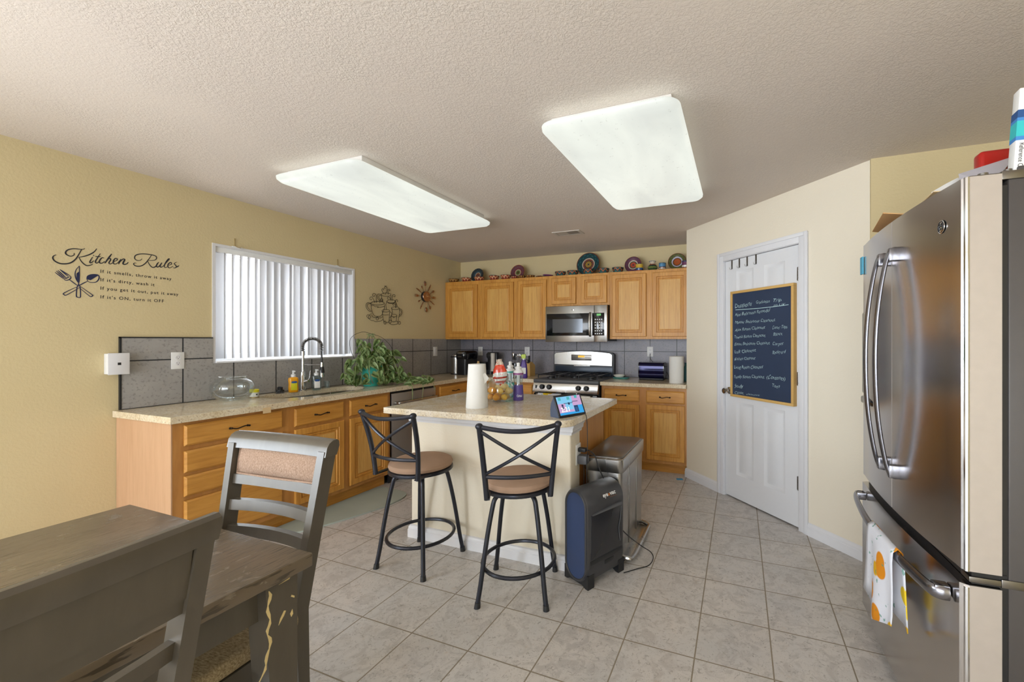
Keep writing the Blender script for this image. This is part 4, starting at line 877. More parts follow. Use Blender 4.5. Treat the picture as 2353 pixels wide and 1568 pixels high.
# ============================================================ dining chairs (local: back at y=0, seat to +y)
def chair(name, label, loc, rz):
    t = thing(name, label, 'chair', loc, rz, 'dining chairs')
    def by(z): return -.16*(z-.48) if z > .48 else -.05*(.48-z)
    for s in (-1, 1):
        b = MB(); rings = []
        for z in (0, .25, .48, .6, .8, .985):
            xo = (.190+.026*max(0, z-.48)/.5) if z > .48 else .190; w = .0145; d = .036 if z > .3 else .028
            y = by(z); rings.append([(s*xo-w, y-d, z), (s*xo+w, y-d, z), (s*xo+w, y+d*.3, z), (s*xo-w, y+d*.3, z)])
        b.loft(rings).build('leg', M['chair_wood'], t, angle=30)
    for s in (-1, 1):
        MB().loft([[(s*.2-w, .40-w, z), (s*.2+w, .40-w, z), (s*.2+w, .40+w, z), (s*.2-w, .40+w, z)] for z, w in ((0, .016), (.42, .022))]).build('leg', M['chair_wood'], t, angle=30)
    b = MB(); b.box((-.2, .38, .37), (.2, .405, .44)); b.box((-.2, .0, .37), (.2, .022, .44)); b.box((-.212, .01, .37), (-.19, .4, .44)); b.box((.19, .01, .37), (.212, .4, .44)); b.build('seat_frame', M['chair_wood'], t)
    b = MB(); b.box((-.215, -.002, .44), (.215, .435, .488), .018, 3); b.build('seat_cushion', M['seat_tweed'], t)
    # top rail: slightly bowed, leaning back
    b = MB(); rings = []
    for k in range(9):
        x = -.238+.476*k/8; bow = -.012*(1-(x/.238)**2); rings.append([(x, by(z)+bow+dy, z) for z, dy in ((.968, -.034), (.968, .010), (.998, .008), (1.012, .001), (1.020, -.012), (1.021, -.026), (1.014, -.036), (.998, -.040))])
    b.loft(rings).build('top_rail', M['chair_wood'], t, angle=30)
    def slat(z0, z1, d0, d1, bowk, name='slat', x_=.192):
        b = MB(); rings = []
        for k in range(9):
            x = -x_+2*x_*k/8; bow = -bowk*(1-(x/x_)**2); rings.append([(x, by(z0)+d0+bow, z0), (x, by(z0)+d1+bow, z0), (x, by(z1)+d1+bow, z1), (x, by(z1)+d0+bow, z1)])
        return b.loft(rings).build(name, M['chair_wood'], t, angle=30)
    slat(.842, .874, -.026, -.002, .006, 'lower_rail', .200); slat(.752, .787, -.02, -.0, .022); slat(.665, .70, -.02, -.0, .022); 
    slat(.872, .975, -.030, -.014, .006, 'back_panel', .198)
    b = MB(); rings = []
    for z, dd in ((.876, .0), (.884, .014), (.905, .022), (.93, .025), (.95, .022), (.966, .014), (.974, .0)):
        r_ = []
        for k in range(9):
            x = -.188+.376*k/8; e_ = 1-abs(x/.188)**6; bow = -.006*(1-(x/.19)**2); r_.append((x, by(z)-.014+bow+dd*max(e_, .35), z))
        for k in range(8, -1, -1):
            x = -.188+.376*k/8; r_.append((x, by(z)-.016, z))
        rings.append(r_)
    cu = b.loft(rings).build('back_cushion', M['cushion_fabric'], t, angle=60)
    b = MB(); P = [(-.188, .876), (0, .874), (.188, .876), (.192, .925), (.192, .974), (0, .976), (-.192, .974), (-.192, .925)]
    b.tube([(x, by(z)-.010, z) for x, z in P], .0045, 6, closed=True); b.build('piping', M['cushion_fabric'], cu)
    b = MB(); b.box((-.2, .18, .18), (.2, .2, .21)); b.box((-.205, -.02, .16), (-.19, .4, .19)); b.box((.19, -.02, .16), (.205, .4, .19)); b.build('stretcher', M['chair_wood'], t)
    return t
chair('dining_chair', 'dark wooden dining chair with padded tan back, at the far end of the table', (2.148, -3.883, 0), R(183.5))
chair('dining_chair', 'dark wooden dining chair seen from behind, largest and nearest at lower left', (2.615, -4.515, 0), R(94))
# ============================================================ bar stools (local: seat centre origin, faces +y)
def stool(label, loc, rz_leg, rz_seat):
    t = thing('bar_stool', label, 'bar stool', loc, 0, 'bar stools at the island')
    Rl = Matrix.Rotation(rz_leg, 4, 'Z'); Rs = Matrix.Rotation(rz_seat, 4, 'Z')
    for a in (45, 135, 225, 315):
        c, s_ = math.cos(R(a)), math.sin(R(a)); b = MB()
        P = spline([(r*c, r*s_, z) for r, z in ((.08, .548), (.120, .546), (.148, .528), (.162, .49), (.19, .36), (.214, .22), (.231, .11), (.25, .012))], 4)
        b.tube(P, .0125, 10); b.xf(Rl); lg = b.build('leg', M['black_metal'], t)
        b = MB(); b.cyl((.25*c, .25*s_, 0), (.247*c, .247*s_, .028), .0165, .0145, n=14); b.xf(Rl); b.build('foot_cap', M['black_plastic'], lg)
    b = MB(); b.tube([(.195*math.cos(2*PI*k/40), .195*math.sin(2*PI*k/40), .165) for k in range(40)], .0105, 8, closed=True); b.build('foot_ring', M['black_metal'], t)
    b = MB(); b.lathe([(0, .545), (.10, .545), (.10, .557), (.0, .557)], n=30); b.build('swivel_plate', M['black_metal'], t)
    b = MB(); b.lathe([(0, .557), (.176, .557), (.188, .561), (.190, .568), (.188, .578), (.176, .582), (0, .582)], n=44); b.build('seat_ring', M['black_metal'], t)
    b = MB(); b.lathe([(0, .58), (.170, .58), (.183, .587), (.188, .602), (.182, .617), (.163, .628), (.12, .634), (0, .637)], n=44); b.build('seat_cushion', M['suede'], t)
    def Y(z): return -.197-.07*(z-.54)/.41-.018*math.sin(PI*min(max((z-.54)/.41, 0), 1))*-1
    def Xp(z): return .155+.034*(z-.54)/.41
    for s_ in (-1, 1):
        P = spline([(s_*Xp(z), Y(z), z) for z in (.572, .65, .74, .82, .89, .945)], 3)
        b = MB(); b.tube(P, .0135, 10); b.xf(Rs); b.build('back_post', M['black_metal'], t)
        b = MB(); b.sphere((s_*Xp(.95), Y(.95), .95), .019, (1, 1, .85), 14, 8); b.xf(Rs); b.build('post_cap', M['black_metal'], t)
        b = MB(); b.box((s_*.155-.012, -.21, .572), (s_*.155+.012, -.10, .580)); b.xf(Rs); b.build('bracket', M['black_metal'], t)
    def bar(name, p0, p1, bow, r):
        b = MB(); P = []
        for k in range(13):
            u = k/12; P.append((p0[0]+(p1[0]-p0[0])*u, p0[1]+(p1[1]-p0[1])*u-bow*math.sin(PI*u), p0[2]+(p1[2]-p0[2])*u-(.018*math.sin(PI*u) if name == 'top_bar' else 0)))
        b.tube(P, r, 8); b.xf(Rs); b.build(name, M['black_metal'], t)
    zt, zb = .947, .688
    bar('top_bar', (-Xp(zt), Y(zt), zt), (Xp(zt), Y(zt), zt), .045, .0115)
    bar('lower_bar', (-Xp(zb), Y(zb), zb), (Xp(zb), Y(zb), zb), .035, .0105)
    bar('cross_brace', (-Xp(.92), Y(.92), .925), (Xp(zb), Y(zb), .70), .040, .0088)
    bar('cross_brace', (Xp(.92), Y(.92), .925), (-Xp(zb), Y(zb), .70), .047, .0088)
    return t
stool('left bar stool with tan seat, beside the far-left corner of the island', (1.828, -2.757, 0), 0, R(0))
stool('right bar stool with tan seat and x-shaped back, next to the black floor vacuum', (2.545, -2.80, 0), R(17.6), R(30))
# ============================================================ floor mat
P = [(.56, -2.86), (.60, -2.9), (.72, -2.86), (.84, -2.66), (.965, -2.3), (.985, -2.1), (.95, -1.98), (.86, -1.93), (.70, -1.92), (.57, -1.95), (.555, -2.3), (.555, -2.7)]
P = [(p[0], p[1]) for p in spline([(a, c, 0) for a, c in P], 5, True)]
b = MB(); b.prism(P, 0.001, .012); sm(b.build('floor_mat', M['stone_mat'], angle=50), 'grey-green half-oval kitchen mat on the tiles before the sink cabinets', 'mat')
sm(MB().box((-.03, -.02, 0), (.03, .02, .003)).build('tape_scrap', M['blue_scrap'], loc=(3.13, -.70, .0), rot=(0, 0, .3)), 'tiny scrap of blue tape on the floor by the pantry wall corner', 'tape')
# ============================================================ trash can
t = thing('trash_can', 'tall rectangular stainless steel trash can beside the island end', 'trash can', (2.893, -2.095, 0), R(0))
hw, hl = .125, .295
def rr(k, z, r=.035): return [(p[0], p[1], z) for p in rrect(-hw*k, hw*k, -hl*k, hl*k, r, 5)]
MB().loft([rr(.93, .03), rr(.95, .3), rr(.97, .555)]).build('body', M['stainless'], t, angle=50)
MB().loft([rr(.95, .0), rr(.95, .03)]).build('base', M['black_plastic'], t, angle=50)
MB().loft([rr(1.0, .555), rr(1.02, .56), rr(1.03, .635), rr(1.0, .640), rr(.97, .640)]).build('rim', M['stainless'], t, angle=50)
MB().loft([rr(.95, .6405), rr(.95, .644), rr(.93, .648)]).build('lid', M['steel_dark'], t, angle=50)
for y in (-.12, .08): MB().box((.114, y, .06), (.1225, y+.012, .545), .002).build('seam', M['steel_dark'], t)
b = MB(); b.tube(spline([(.10, -.27, .05), (.15, -.275, .045), (.175, -.25, .04), (.18, -.1, .038), (.18, .15, .038), (.175, .22, .04), (.12, .25, .045)], 4), .013, 8); b.box((.115, -.24, .03), (.175, .22, .04), .003); b.build('pedal', M['stainless'], t)
# ============================================================ floor vacuum
t = thing('floor_vacuum', 'black upright box vacuum with rounded top and blue end, on the floor by the island', 'vacuum', (2.885, -2.515, 0), R(-25.6))
vw, vl, vh = .095, .150, .530
def stad(w, z0, z1, y, n=14): return [(w*math.cos(PI*k/n), y, z1-w+w*math.sin(PI*k/n)) for k in range(n+1)]+[(-w*math.cos(PI*k/n), y, z0+w-w*math.sin(PI*k/n)) for k in range(n+1)]
b = MB(); b.loft([stad(vw-.006, .018, vh-.006, -vl), stad(vw, .012, vh, -vl+.01), stad(vw, .012, vh, vl-.01), stad(vw-.006, .018, vh-.006, vl)]).build('shell', M['vac_dark'], t, angle=40)
b = MB(); b.box((-vw, -vl+.012, .045), (vw, vl-.012, .20), .006); b.build('lower_housing', M['vac_dark'], t)
b = MB(); b.loft([stad(vw-.022, .034, vh-.022, -vl+.002), stad(vw-.022, .034, vh-.022, -vl-.0015)]).build('end_panel', M['vac_blue'], t, angle=40)
b = MB(); P = stad(vw-.014, .026, vh-.014, -vl-.001); b.tube(P, .0065, 8, closed=True); b.build('end_rim', M['vac_dark'], t)
b = MB(); b.prism([(-vw-.002, 0), (-vw+.02, 0), (-vw+.045, .012), (vw-.045, .012), (vw-.02, 0), (vw+.002, 0), (vw+.002, .075), (-vw-.002, .075)], -vl+.002, -vl+.05, 'y')
b.prism([(-vw-.002, 0), (-vw+.02, 0), (-vw+.045, .012), (vw-.045, .012), (vw-.02, 0), (vw+.002, 0), (vw+.002, .075), (-vw-.002, .075)], vl-.05, vl-.002, 'y'); b.build('feet', M['black_plastic'], t)
b = MB(); b.box((vw-.002, -vl+.028, .155), (vw+.004, vl-.02, .40), .003); fp = b.build('filter_cover', M['vac_panel'], t)
b = MB(); b.prism([(-vl+.03, .40), (vl-.022, .40), (vl-.03, .418), (-vl+.05, .405)], vw-.004, vw+.012, 'x'); b.build('cover_lip', M['grey_body'], fp)
b = MB(); b.tube(spline([(vw+.004, vl-.03, .39), (vw+.006, vl-.036, .33), (vw+.006, vl-.052, .27), (vw+.005, vl-.04, .19)], 4), .002, 6); b.build('ridge', M['grey_body'], fp)
b = MB(); b.box((vw-.002, -.015, .095), (vw+.003, .06, .118), .003); b.build('latch', M['black_plastic'], t)
b = MB(); b.box((vw-.003, -vl+.02, .125), (vw+.002, vl-.015, .150), .004); b.build('lower_band', M['black_plastic'], t)
def roundtext(parent, txt, y, width, h, ang, mat, name):
    b = MB(); text_bm(b, txt, h, frame((0, 0, 0), (1, 0, 0), (0, 1, 0)), width=width, bold=.03)
    for v in b.bm.verts:
        a = R(ang)+v.co.y/vw; yy = y+v.co.x; rr_ = vw+.0015; v.co = Vector((rr_*math.cos(a), yy, vh-vw+rr_*math.sin(a)))
    b.build(name, mat, parent, smooth=False, recalc=False)
roundtext(t, 'eye', -.02, .042, .022, 22, M['white_plastic'], 'lettering'); roundtext(t, 'o', .024, .012, .018, 22, M['orange_mark'], 'lettering'); roundtext(t, 'vac', .037, .048, .022, 22, M['white_plastic'], 'lettering'); roundtext(t, '-----', .032, .055, .003, 16, M['orange_mark'], 'underline')
# cords
def cord(label, pts, r=.0028, k=6):
    o = MB().tube(spline(pts, k), r, 6).build('electric_cable', M['cord']); return sm(o, label, 'cord')
cord('thick black cord from the island outlet down to the floor vacuum top', [(2.800, -2.43, .690), (2.825, -2.435, .689), (2.862, -2.445, .665), (2.89, -2.455, .60), (2.915, -2.44, .535)], .0038)
o = MB().box((2.7505, -2.447, .678), (2.80, -2.413, .702), .004).build('cord_plug', M['cord']); sm(o, 'black plug in the upper socket of the island outlet', 'plug')
o = MB().box((2.7515, -2.458, .605), (2.812, -2.402, .660), .008).build('power_adapter', M['grey_body']); sm(o, 'dark grey square power adapter in the lower socket of the island outlet', 'adapter')
cord('thin cord hanging from the power adapter down the island end', [(2.785, -2.43, .606), (2.785, -2.428, .50), (2.781, -2.43, .3), (2.783, -2.425, .05), (2.80, -2.40, .0045)], .0022)
cord('thin grey cord falling from the smart display past the countertop edge', [(2.79, -2.50, .928), (2.815, -2.49, .925), (2.8265, -2.485, .87), (2.827, -2.48, .70), (2.817, -2.462, .62), (2.815, -2.46, .4), (2.80, -2.435, .1), (2.795, -2.425, .0045)], .0022)
cord('black cord looping on the floor between vacuum and trash can pedal', [(3.008, -2.43, .26), (3.05, -2.40, .20), (3.11, -2.30, .10), (3.150, -2.20, .02), (3.175, -2.24, .0045), (3.165, -2.33, .0045), (3.11, -2.39, .0045), (3.045, -2.46, .0045)], .0028)
cord('black toaster cord running up to the outlet on the back tiles', [(2.70, -.020, 1.205), (2.70, -.035, 1.18), (2.715, -.04, 1.13), (2.76, -.05, 1.09), (2.83, -.06, 1.04), (2.90, -.06, .99), (2.93, -.07, .9235)], .003)
# ============================================================ on the window countertop
CT = .9203
t = thing('fish_bowl', 'large round clear glass fish bowl part full of water on the left countertop', 'bowl', (.20, -2.885, CT))
prof = [(0, .004), (.045, .003), (.075, .008), (.112, .04), (.130, .085), (.124, .125), (.10, .152), (.082, .164), (.088, .172), (.090, .176)]
P = [(p[0], p[1]) for p in [(q[0], q[1]) for q in spline([(a, c, 0) for a, c in prof], 3)]]
MB().lathe(P+[(P[-1][0]-.004, P[-1][1]+.001)]+[(max(r-.004, 0), z+.002) for r, z in reversed(P)], n=48).build('glass_wall', M['glass'], t, angle=80)
wr = max(r for r, z in P if z < .07)-.0055; MB().lathe([(0, .064), (wr, .064)], n=40).build('water', M['water'], t)
t = thing('food_jar', 'small jar with yellow lid beside the glass fish bowl', 'jar', (.205, -2.745, CT))
MB().lathe([(0, 0), (.027, 0), (.028, .003), (.028, .044), (0, .044)], n=24).build('jar_body', M['label_white'], t)
MB().lathe([(0, .044), (.030, .044), (.030, .064), (.027, .067), (0, .067)], n=24).build('lid', M['yellow_lid'], t)
MB().lathe([(.0284, .002), (.0288, .002), (.0288, .010), (.0284, .010)], n=24).build('label_band', M['gold'], t)
MB().prism([(-.004, .022), (.006, .024), (.004, .034), (-.006, .030)], .0284, .029, 'x').build('print', M['decal_black'], t)
t = thing('scrub_brush', 'black palm scrub brush between the yellow-lid jar and the orange soap', 'brush', (.115, -2.50, CT))
MB().lathe([(0, .03), (.026, .03), (.030, .026), (.030, .020), (0, .020)], n=20).lathe([(0, .03), (.018, .03), (.020, .05), (.014, .056), (0, .058)], n=20).build('grip', M['black_plastic'], t)
b = MB()
for k in range(26):
    a = k*2.4; r_ = .005*math.sqrt(k); b.cyl((r_*math.cos(a), r_*math.sin(a), .021), (r_*1.25*math.cos(a), r_*1.25*math.sin(a), .0), .0017, n=5)
b.build('bristles', M['grey_body'], t)
def pump_bottle(name, label, loc, bodymat, liquid, cap, rz=0):
    t = thing(name, label, 'soap bottle', loc, rz)
    b = MB(); rings = []
    for w, d, z in ((.030, .020, 0), (.034, .023, .004), (.036, .024, .03), (.033, .022, .075), (.036, .024, .105), (.034, .023, .122), (.018, .015, .130)):
        rings.append([(p[0], p[1], z) for p in rrect(-w, w, -d, d, d*.8, 5)])
    b.loft(rings).build('bottle', bodymat, t, angle=50)
    MB().loft([[(p[0], p[1], z) for p in rrect(-.022, .022, -.0245-.0, -.022, .001, 2)] for z in (.02, .09)]).build('label', liquid, t)
    MB().loft([[(p[0], p[1]-.0255, z) for p in rrect(-w, w, -.0008, .0008, .0006, 2)] for z, w in ((.078, .014), (.086, .022), (.096, .014))]).build('badge', M['label_blue'], t)
    b = MB(); b.lathe([(0, .130), (.017, .130), (.018, .150), (.008, .155), (.007, .172), (0, .172)], n=18); b.box((-.008, -.034, .172), (.008, .012, .184), .003); b.build('pump', cap, t)
    return t
pump_bottle('soap_bottle', 'orange liquid hand soap pump bottle left of the faucet', (.135, -2.405, CT), M['soap_orange'], M['yellow_lid'], M['white_plastic'], R(70))
pump_bottle('soap_bottle', 'clear and white hand soap pump bottle right of the faucet', (.165, -2.225, CT), M['soap_clear'], M['label_white'], M['white_plastic'], R(70))
t = thing('shot_glass', 'small clear glass on the counter behind the sink', 'glass', (.10, -2.075, CT))
MB().lathe([(0, .0), (.020, .0), (.025, .062), (.0235, .062), (.0185, .006), (0, .006)], n=24).build('glass_wall', M['clear_plastic'], t)
t = thing('faucet', 'tall chrome spring-neck kitchen faucet standing behind the sink', 'faucet', (.078, -2.285, CT), 0)
b = MB(); b.lathe([(0, 0), (.028, 0), (.028, .006), (.021, .010), (.021, .16), (.016, .165), (0, .165)], n=28); b.build('base_column', M['chrome'], t)
b = MB(); b.cyl((0, 0, .16), (0, 0, .34), .0115, n=20); b.cyl((0, 0, .31), (0, 0, .345), .014, n=20); b.build('riser', M['chrome'], t)
dirx = Vector((.25, .968, 0)).normalized(); A_ = [Vector((0, 0, .345))]+[Vector((0, 0, .385))+dirx*(.075-.075*math.cos(R(a)))+Vector((0, 0, .072*math.sin(R(a)))) for a in range(0, 181, 15)]+[dirx*.15+Vector((0, 0, .34))]
MB().tube(A_+[dirx*.152+Vector((0, 0, .22))], .007, 10).build('hose', M['black_plastic'], t)
b = MB(); pts = []; S_ = spline(A_, 6); tot = len(S_)
for i in range(tot*8):
    u = i/(tot*8)*(tot-1.001); k = int(u); f = u-k; p = S_[k].lerp(S_[k+1], f); d = (S_[min(k+1, tot-1)]-S_[k]).normalized(); w1 = d.cross(Vector((dirx.y, -dirx.x, 0))).normalized(); w2 = d.cross(w1)
    a = u*2*PI*.36; pts.append(p+w1*(.0125*math.cos(a))+w2*(.0125*math.sin(a)))
b.tube(pts, .0024, 5).build('spring', M['steel_dark'], t)
b = MB(); e_ = dirx*.152; b.cyl(e_+Vector((0, 0, .24)), e_+Vector((0, 0, .13)), .013, .017, n=20); b.cyl(e_+Vector((0, 0, .13)), e_+Vector((0, 0, .105)), .019, .019, n=20); b.build('spray_head', M['chrome'], t)
b = MB(); b.cyl(e_+Vector((0, 0, .20)), e_+Vector((0, 0, .145))+dirx*.004, .0155, .0195, n=16); b.build('spray_grip', M['black_plastic'], t)
b = MB(); b.tube([Vector((0, 0, .225)), e_*.9+Vector((0, 0, .215))], .005, 8); b.build('holder_arm', M['chrome'], t)
b = MB(); b.cyl((.0, 0, .075), (.045, .02, .085), .014, n=16); b.tube([(.04, .018, .085), (.052, .024, .11), (.058, .028, .175)], .004, 8); b.build('lever', M['chrome'], t)
sm(MB().box((-.001, -.025, -.020), (.001, .025, .018)).build('tape_strip', M['paper_tan'], loc=(.6475, -2.925, .882), rot=(0, R(-4), 0)), 'short strip of beige tape stuck under the edge of the left countertop', 'tape')
# ============================================================ potted pothos
PX, PY = .335, -1.80
t = thing('potted_plant', 'leafy trailing pothos in a turquoise pot on the countertop by the dishwasher', 'plant', (PX, PY, CT))
MB().lathe([(0, 0), (.062, 0), (.070, .01), (.085, .10), (.096, .175), (.102, .182), (.100, .195), (.090, .195), (.088, .17), (0, .165)], n=36).build('pot', M['turquoise_glaze'], t, angle=50)
MB().lathe([(0, .172), (.088, .170)], n=24).build('soil', M['soil'], t)
b = MB()
for s_ in (-1, 1):
    b.tube(spline([(s_*.015, 0, .15), (s_*.04, s_*.03, .30), (s_*.07, s_*.055, .40), (s_*.08, s_*.07, .44)], 4), .0016, 5)
b.tube(spline([(-.09, -.05, .16), (-.12, -.12, .34), (-.10, -.14, .46), (-.04, -.07, .52), (.02, .0, .50), (.07, .08, .46), (.12, .14, .36), (.12, .14, .24)], 5), .002, 5)
b.tube(spline([(-.07, -.05, .16), (-.04, -.10, .32), (-.07, -.13, .48)], 5), .0016, 5); b.tube(spline([(.0, -.01, .16), (.0, -.02, .3), (.0, -.02, .50)], 5), .0016, 5)
b.build('trellis', M['wire_art'], t)
random.seed(11)
leafb = MB(); stemb = MB(); dryb = MB()
def leaf(p, d, up, L_, w_):
    d = Vector(d).normalized(); up = Vector(up); s_ = d.cross(up).normalized(); up = s_.cross(d).normalized()
    out = [(0, 0), (-.12, .30), (.0, .48), (.25, .50), (.55, .36), (.82, .15), (1, 0)]
    top = []; p = Vector(p)
    def P_(u, v): return p+d*(u*L_-.22*L_*u*u*.0)+s_*(v*w_)+up*(-.25*L_*u*u+.35*abs(v)*w_)
    mid = [leafb.v(P_(u, 0)) for u in (0, .25, .55, .82, 1)]
    for sg in (-1, 1):
        e = [leafb.v(P_(u, sg*v)) for u, v in out[1:-1]]
        leafb.f([mid[0], e[0], e[1]]); leafb.f([mid[0], e[1], e[2], mid[1]]); leafb.f([mid[1], e[2], e[3], mid[2]]); leafb.f([mid[2], e[3], e[4], mid[3]]); leafb.f([mid[3], e[4], mid[4]])
def vine(pts, n, L0=.05, r=.002):
    L0 *= 1.28; n = max(3, int(n*.85))
    pts = [(p[0]*.96, p[1]*.96, p[2]*1.12 if p[2] > .1 else p[2]) for p in pts]; S_ = spline(pts, 8); stemb.tube(S_, r, 5)
    for i in range(n):
        k = int((i+.6)/n*(len(S_)-2))+1; k = min(k, len(S_)-2); p = S_[k]; d = (S_[k+1]-S_[k-1]).normalized()
        a = random.uniform(0, 2*PI); side = Vector((math.cos(a), math.sin(a), random.uniform(-.1, .7))); q = p+side*random.uniform(.012, .035)
        if q.x < -.30: q.x = -.30
        if q.z < .006: q.z = .012
        stemb.tube([p, (p+q)/2+Vector((0, 0, .006)), q], .0011, 4)
        Lf = L0*random.uniform(.75, 1.3); dd = Vector((side.x*.6+.15, side.y*.6-.15, -random.uniform(.25, 1.0)))
        if q.z < .05: dd.z = abs(dd.z)*.25-.05
        if q.x < -.26: dd.x = abs(dd.x)
        leaf(q, dd, Vector((.75, -.7, .45)), Lf, Lf*random.uniform(.62, .85))
# crown and hanging vines (local coordinates; wall at x=-.32, counter z=0, counter front edge at x=+.31)
for k in range(15):
    a = k*2*PI/15+random.uniform(-.2, .2); rr_ = random.uniform(.13, .22); h0 = random.uniform(.20, .33)
    ex_ = rr_*math.cos(a)*.85; ey = rr_*math.sin(a)
    vine([(0.03*math.cos(a), .03*math.sin(a), .17), (ex_*.5, ey*.5, h0), (ex_*.9, ey*.9, h0*.75), (ex_*1.1, ey*1.1, max(.02, h0*.32)), (ex_*1.15, ey*1.15, random.uniform(.02, .08))], 9, .056)
for k in range(8):
    y1 = random.uniform(.10, .28); x1 = random.uniform(-.10, .22)
    vine([(0, .02, .17), (x1*.4, y1*.5, .26+random.uniform(0, .06)), (x1*.8, y1*.9, .22), (x1, y1*1.15, .10), (x1+.02, y1*1.25, .02)], 9, .058)
for k in range(4):
    x1 = random.uniform(.0, .25)
    vine([(0, .1, .12), (x1*.6, .2, .06), (x1, .24+.01*k, .03), (x1+.05, .30+.015*k, .025)], 5, .06)
# over the edge in front of the dishwasher
vine([(.10, .12, .06), (.24, .16, .03), (.33, .19, .02), (.345, .20, -.05), (.35, .19, -.16)], 6, .066)
vine([(.12, .16, .06), (.28, .26, .04), (.34, .31, .03), (.36, .33, -.04), (.36, .32, -.15)], 6, .062); vine([(.15, .2, .05), (.30, .32, .06), (.37, .40, .08), (.40, .43, .02), (.41, .45, -.08)], 5, .07)
vine([(-.05, -.05, .17), (-.06, -.16, .22), (-.02, -.27, .16), (.02, -.31, .08)], 6, .062); vine([(0, -.05, .18), (.02, -.14, .25), (.06, -.22, .20), (.05, -.235, .05)], 7, .066)
for k in range(7):
    a = random.uniform(0, 2*PI); vine([(.03*math.cos(a), .03*math.sin(a), .17), (.05*math.cos(a), .06*math.sin(a), .30), (.09*math.cos(a), .1*math.sin(a), .36+.02*k*.5)], 5, .05)
for k in range(8):
    a = random.uniform(-1.9, .6); dryb.tube(spline([(.08*math.cos(a), .08*math.sin(a), .18), (.12*math.cos(a), .12*math.sin(a), .15), (.115*math.cos(a+.3), .115*math.sin(a+.3), .03)], 5), .0017, 5)
for v in leafb.bm.verts:
    if v.co.x < -.305: v.co.x = -.305
    if v.co.x < .305 and v.co.z < .0015: v.co.z = .0015
leafb.build('foliage', M['leaf'], t, recalc=False, angle=80); stemb.build('vines', M['stem'], t); dryb.build('dry_stems', M['dry_stem'], t)
b = MB(); 
for k in range(30):
    a = random.uniform(0, 6.28); r_ = .03*random.random(); b.tube([(.01+r_*math.cos(a), r_*math.sin(a)-.01, .475+random.uniform(0, .035)), (.01+.04*math.cos(a+1), .04*math.sin(a+1)-.01, .45+random.uniform(0, .06))], .0016, 4)
b.build('moss_knot', M['leaf'], t)
# ============================================================ coffee corner
t = thing('coffee_maker', 'black single-serve coffee maker with steel water tank in the counter corner', 'coffee maker', (.352, -.36, CT), R(-4))
MB().loft([[(p[0], p[1], z) for p in rrect(-.05, .105, -.12, .13, .03, 5)] for z in (0, .20)]).build('body', M['black_plastic'], t, angle=50)
MB().loft([[(p[0], p[1], z) for p in rrect(-.05+i, .105-i, -.135+i, .13-i, .045, 6)] for i, z in ((.0, .20), (-.004, .21), (-.006, .27), (.0, .295), (.02, .305))]).build('brew_head', M['black_gloss'], t, angle=50)
MB().loft([[(p[0], p[1], z) for p in rrect(-.045-i, .10+i, -.138-i, .10, .045, 6)] for i, z in ((.0, .262), (.003, .268), (.003, .282), (0, .288))]).build('chrome_band', M['stainless'], t, angle=50)
MB().loft([[(p[0], p[1], z) for p in rrect(-.185, -.055, -.10, .12, .055, 6)] for z in (.012, .22)]).build('water_tank', M['stainless'], t, angle=50)
MB().loft([[(p[0], p[1], z) for p in rrect(-.187, -.053, -.102, .122, .055, 6)] for z in (.0, .013)]).loft([[(p[0], p[1], z) for p in rrect(-.187, -.053, -.102, .122, .055, 6)] for z in (.22, .235)]).build('tank_trim', M['black_plastic'], t, angle=50)
MB().loft([[(p[0], p[1], z) for p in rrect(-.180+i, -.06-i, -.095+i, .115-i, .05-i, 6)] for i, z in ((0, .235), (.004, .252), (.02, .258))]).build('tank_lid', M['stainless'], t, angle=50)
MB().box((-.008, -.1425, .228), (.06, -.141, .240)).build('logo_plate', M['steel_dark'], t)
t = thing('milk_frother', 'black stand with upright grey cylinder, on the counter under the left outlet', 'appliance', (.65, -.20, CT))
MB().loft([[(p[0], p[1], z) for p in rrect(-.085, .03, -.06, .06, .03, 5)] for z in (0, .05)]).loft([[(p[0], p[1], z) for p in rrect(-.055-i, .005+i, -.03-i, .04+i, .02, 5)] for i, z in ((0, .05), (.0, .2), (.012, .22), (.014, .26), (0, .285))]).build('stand', M['black_plastic'], t, angle=50)
MB().lathe([(0, .04), (.028, .04), (.028, .268), (.026, .275), (0, .275)], c=(.04, -.04, 0), n=26).build('cylinder', M['grille'], t)
MB().box((.02, -.02, .0), (.085, .05, .285), .012).build('side_column', M['black_plastic'], t)
t = thing('coffee_pod_box', 'low black box on the counter between coffee maker and grey cylinder', 'box', (.52, -.15, CT)); MB().box((-.05, -.07, 0), (.045, .05, .155), .008).build('box', M['black_plastic'], t)
sm(MB().lathe([(0, 0), (.014, 0), (.016, .15), (.013, .17), (0, .17)], n=14).build('wooden_stick_holder', M['blockwood'], loc=(.507, -.30, CT)), 'small pale wooden cylinder standing between coffee maker and paper towel', 'container')
t = thing('utensil_crock', 'dark crock of metal serving spoons behind the bottles, left of the knife block', 'utensil holder', (1.02, -.22, CT))
MB().lathe([(0, 0), (.055, 0), (.062, .08), (.06, .15), (.054, .15), (.055, .02), (0, .02)], n=28).build('crock', M['black_gloss'], t)
for k, (dx, dy, hh, rr_) in enumerate(((-.035, -.01, .255, .021), (.018, .01, .25, .014), (.055, -.01, .25, .018), (-.01, .02, .235, .016))):
    b = MB(); b.tube([(dx*.3, dy, .03), (dx, dy, hh-.02)], .0035, 6); b.sphere((dx*1.05, dy, hh), rr_, (.8, .25, 1.4), 14, 8); b.build('spoon', M['chrome'], t)
b = MB(); b.tube([(-.01, 0, .03), (-.02, .01, .2)], .004, 6); b.box((-.055, .008, .19), (.0, .014, .27), .004); b.build('spatula', M['black_plastic'], t)
t = thing('spray_bottle', 'purple cleaner spray bottle with lime green trigger, left of the knife block', 'spray bottle', (1.312, -.54, CT), R(15))
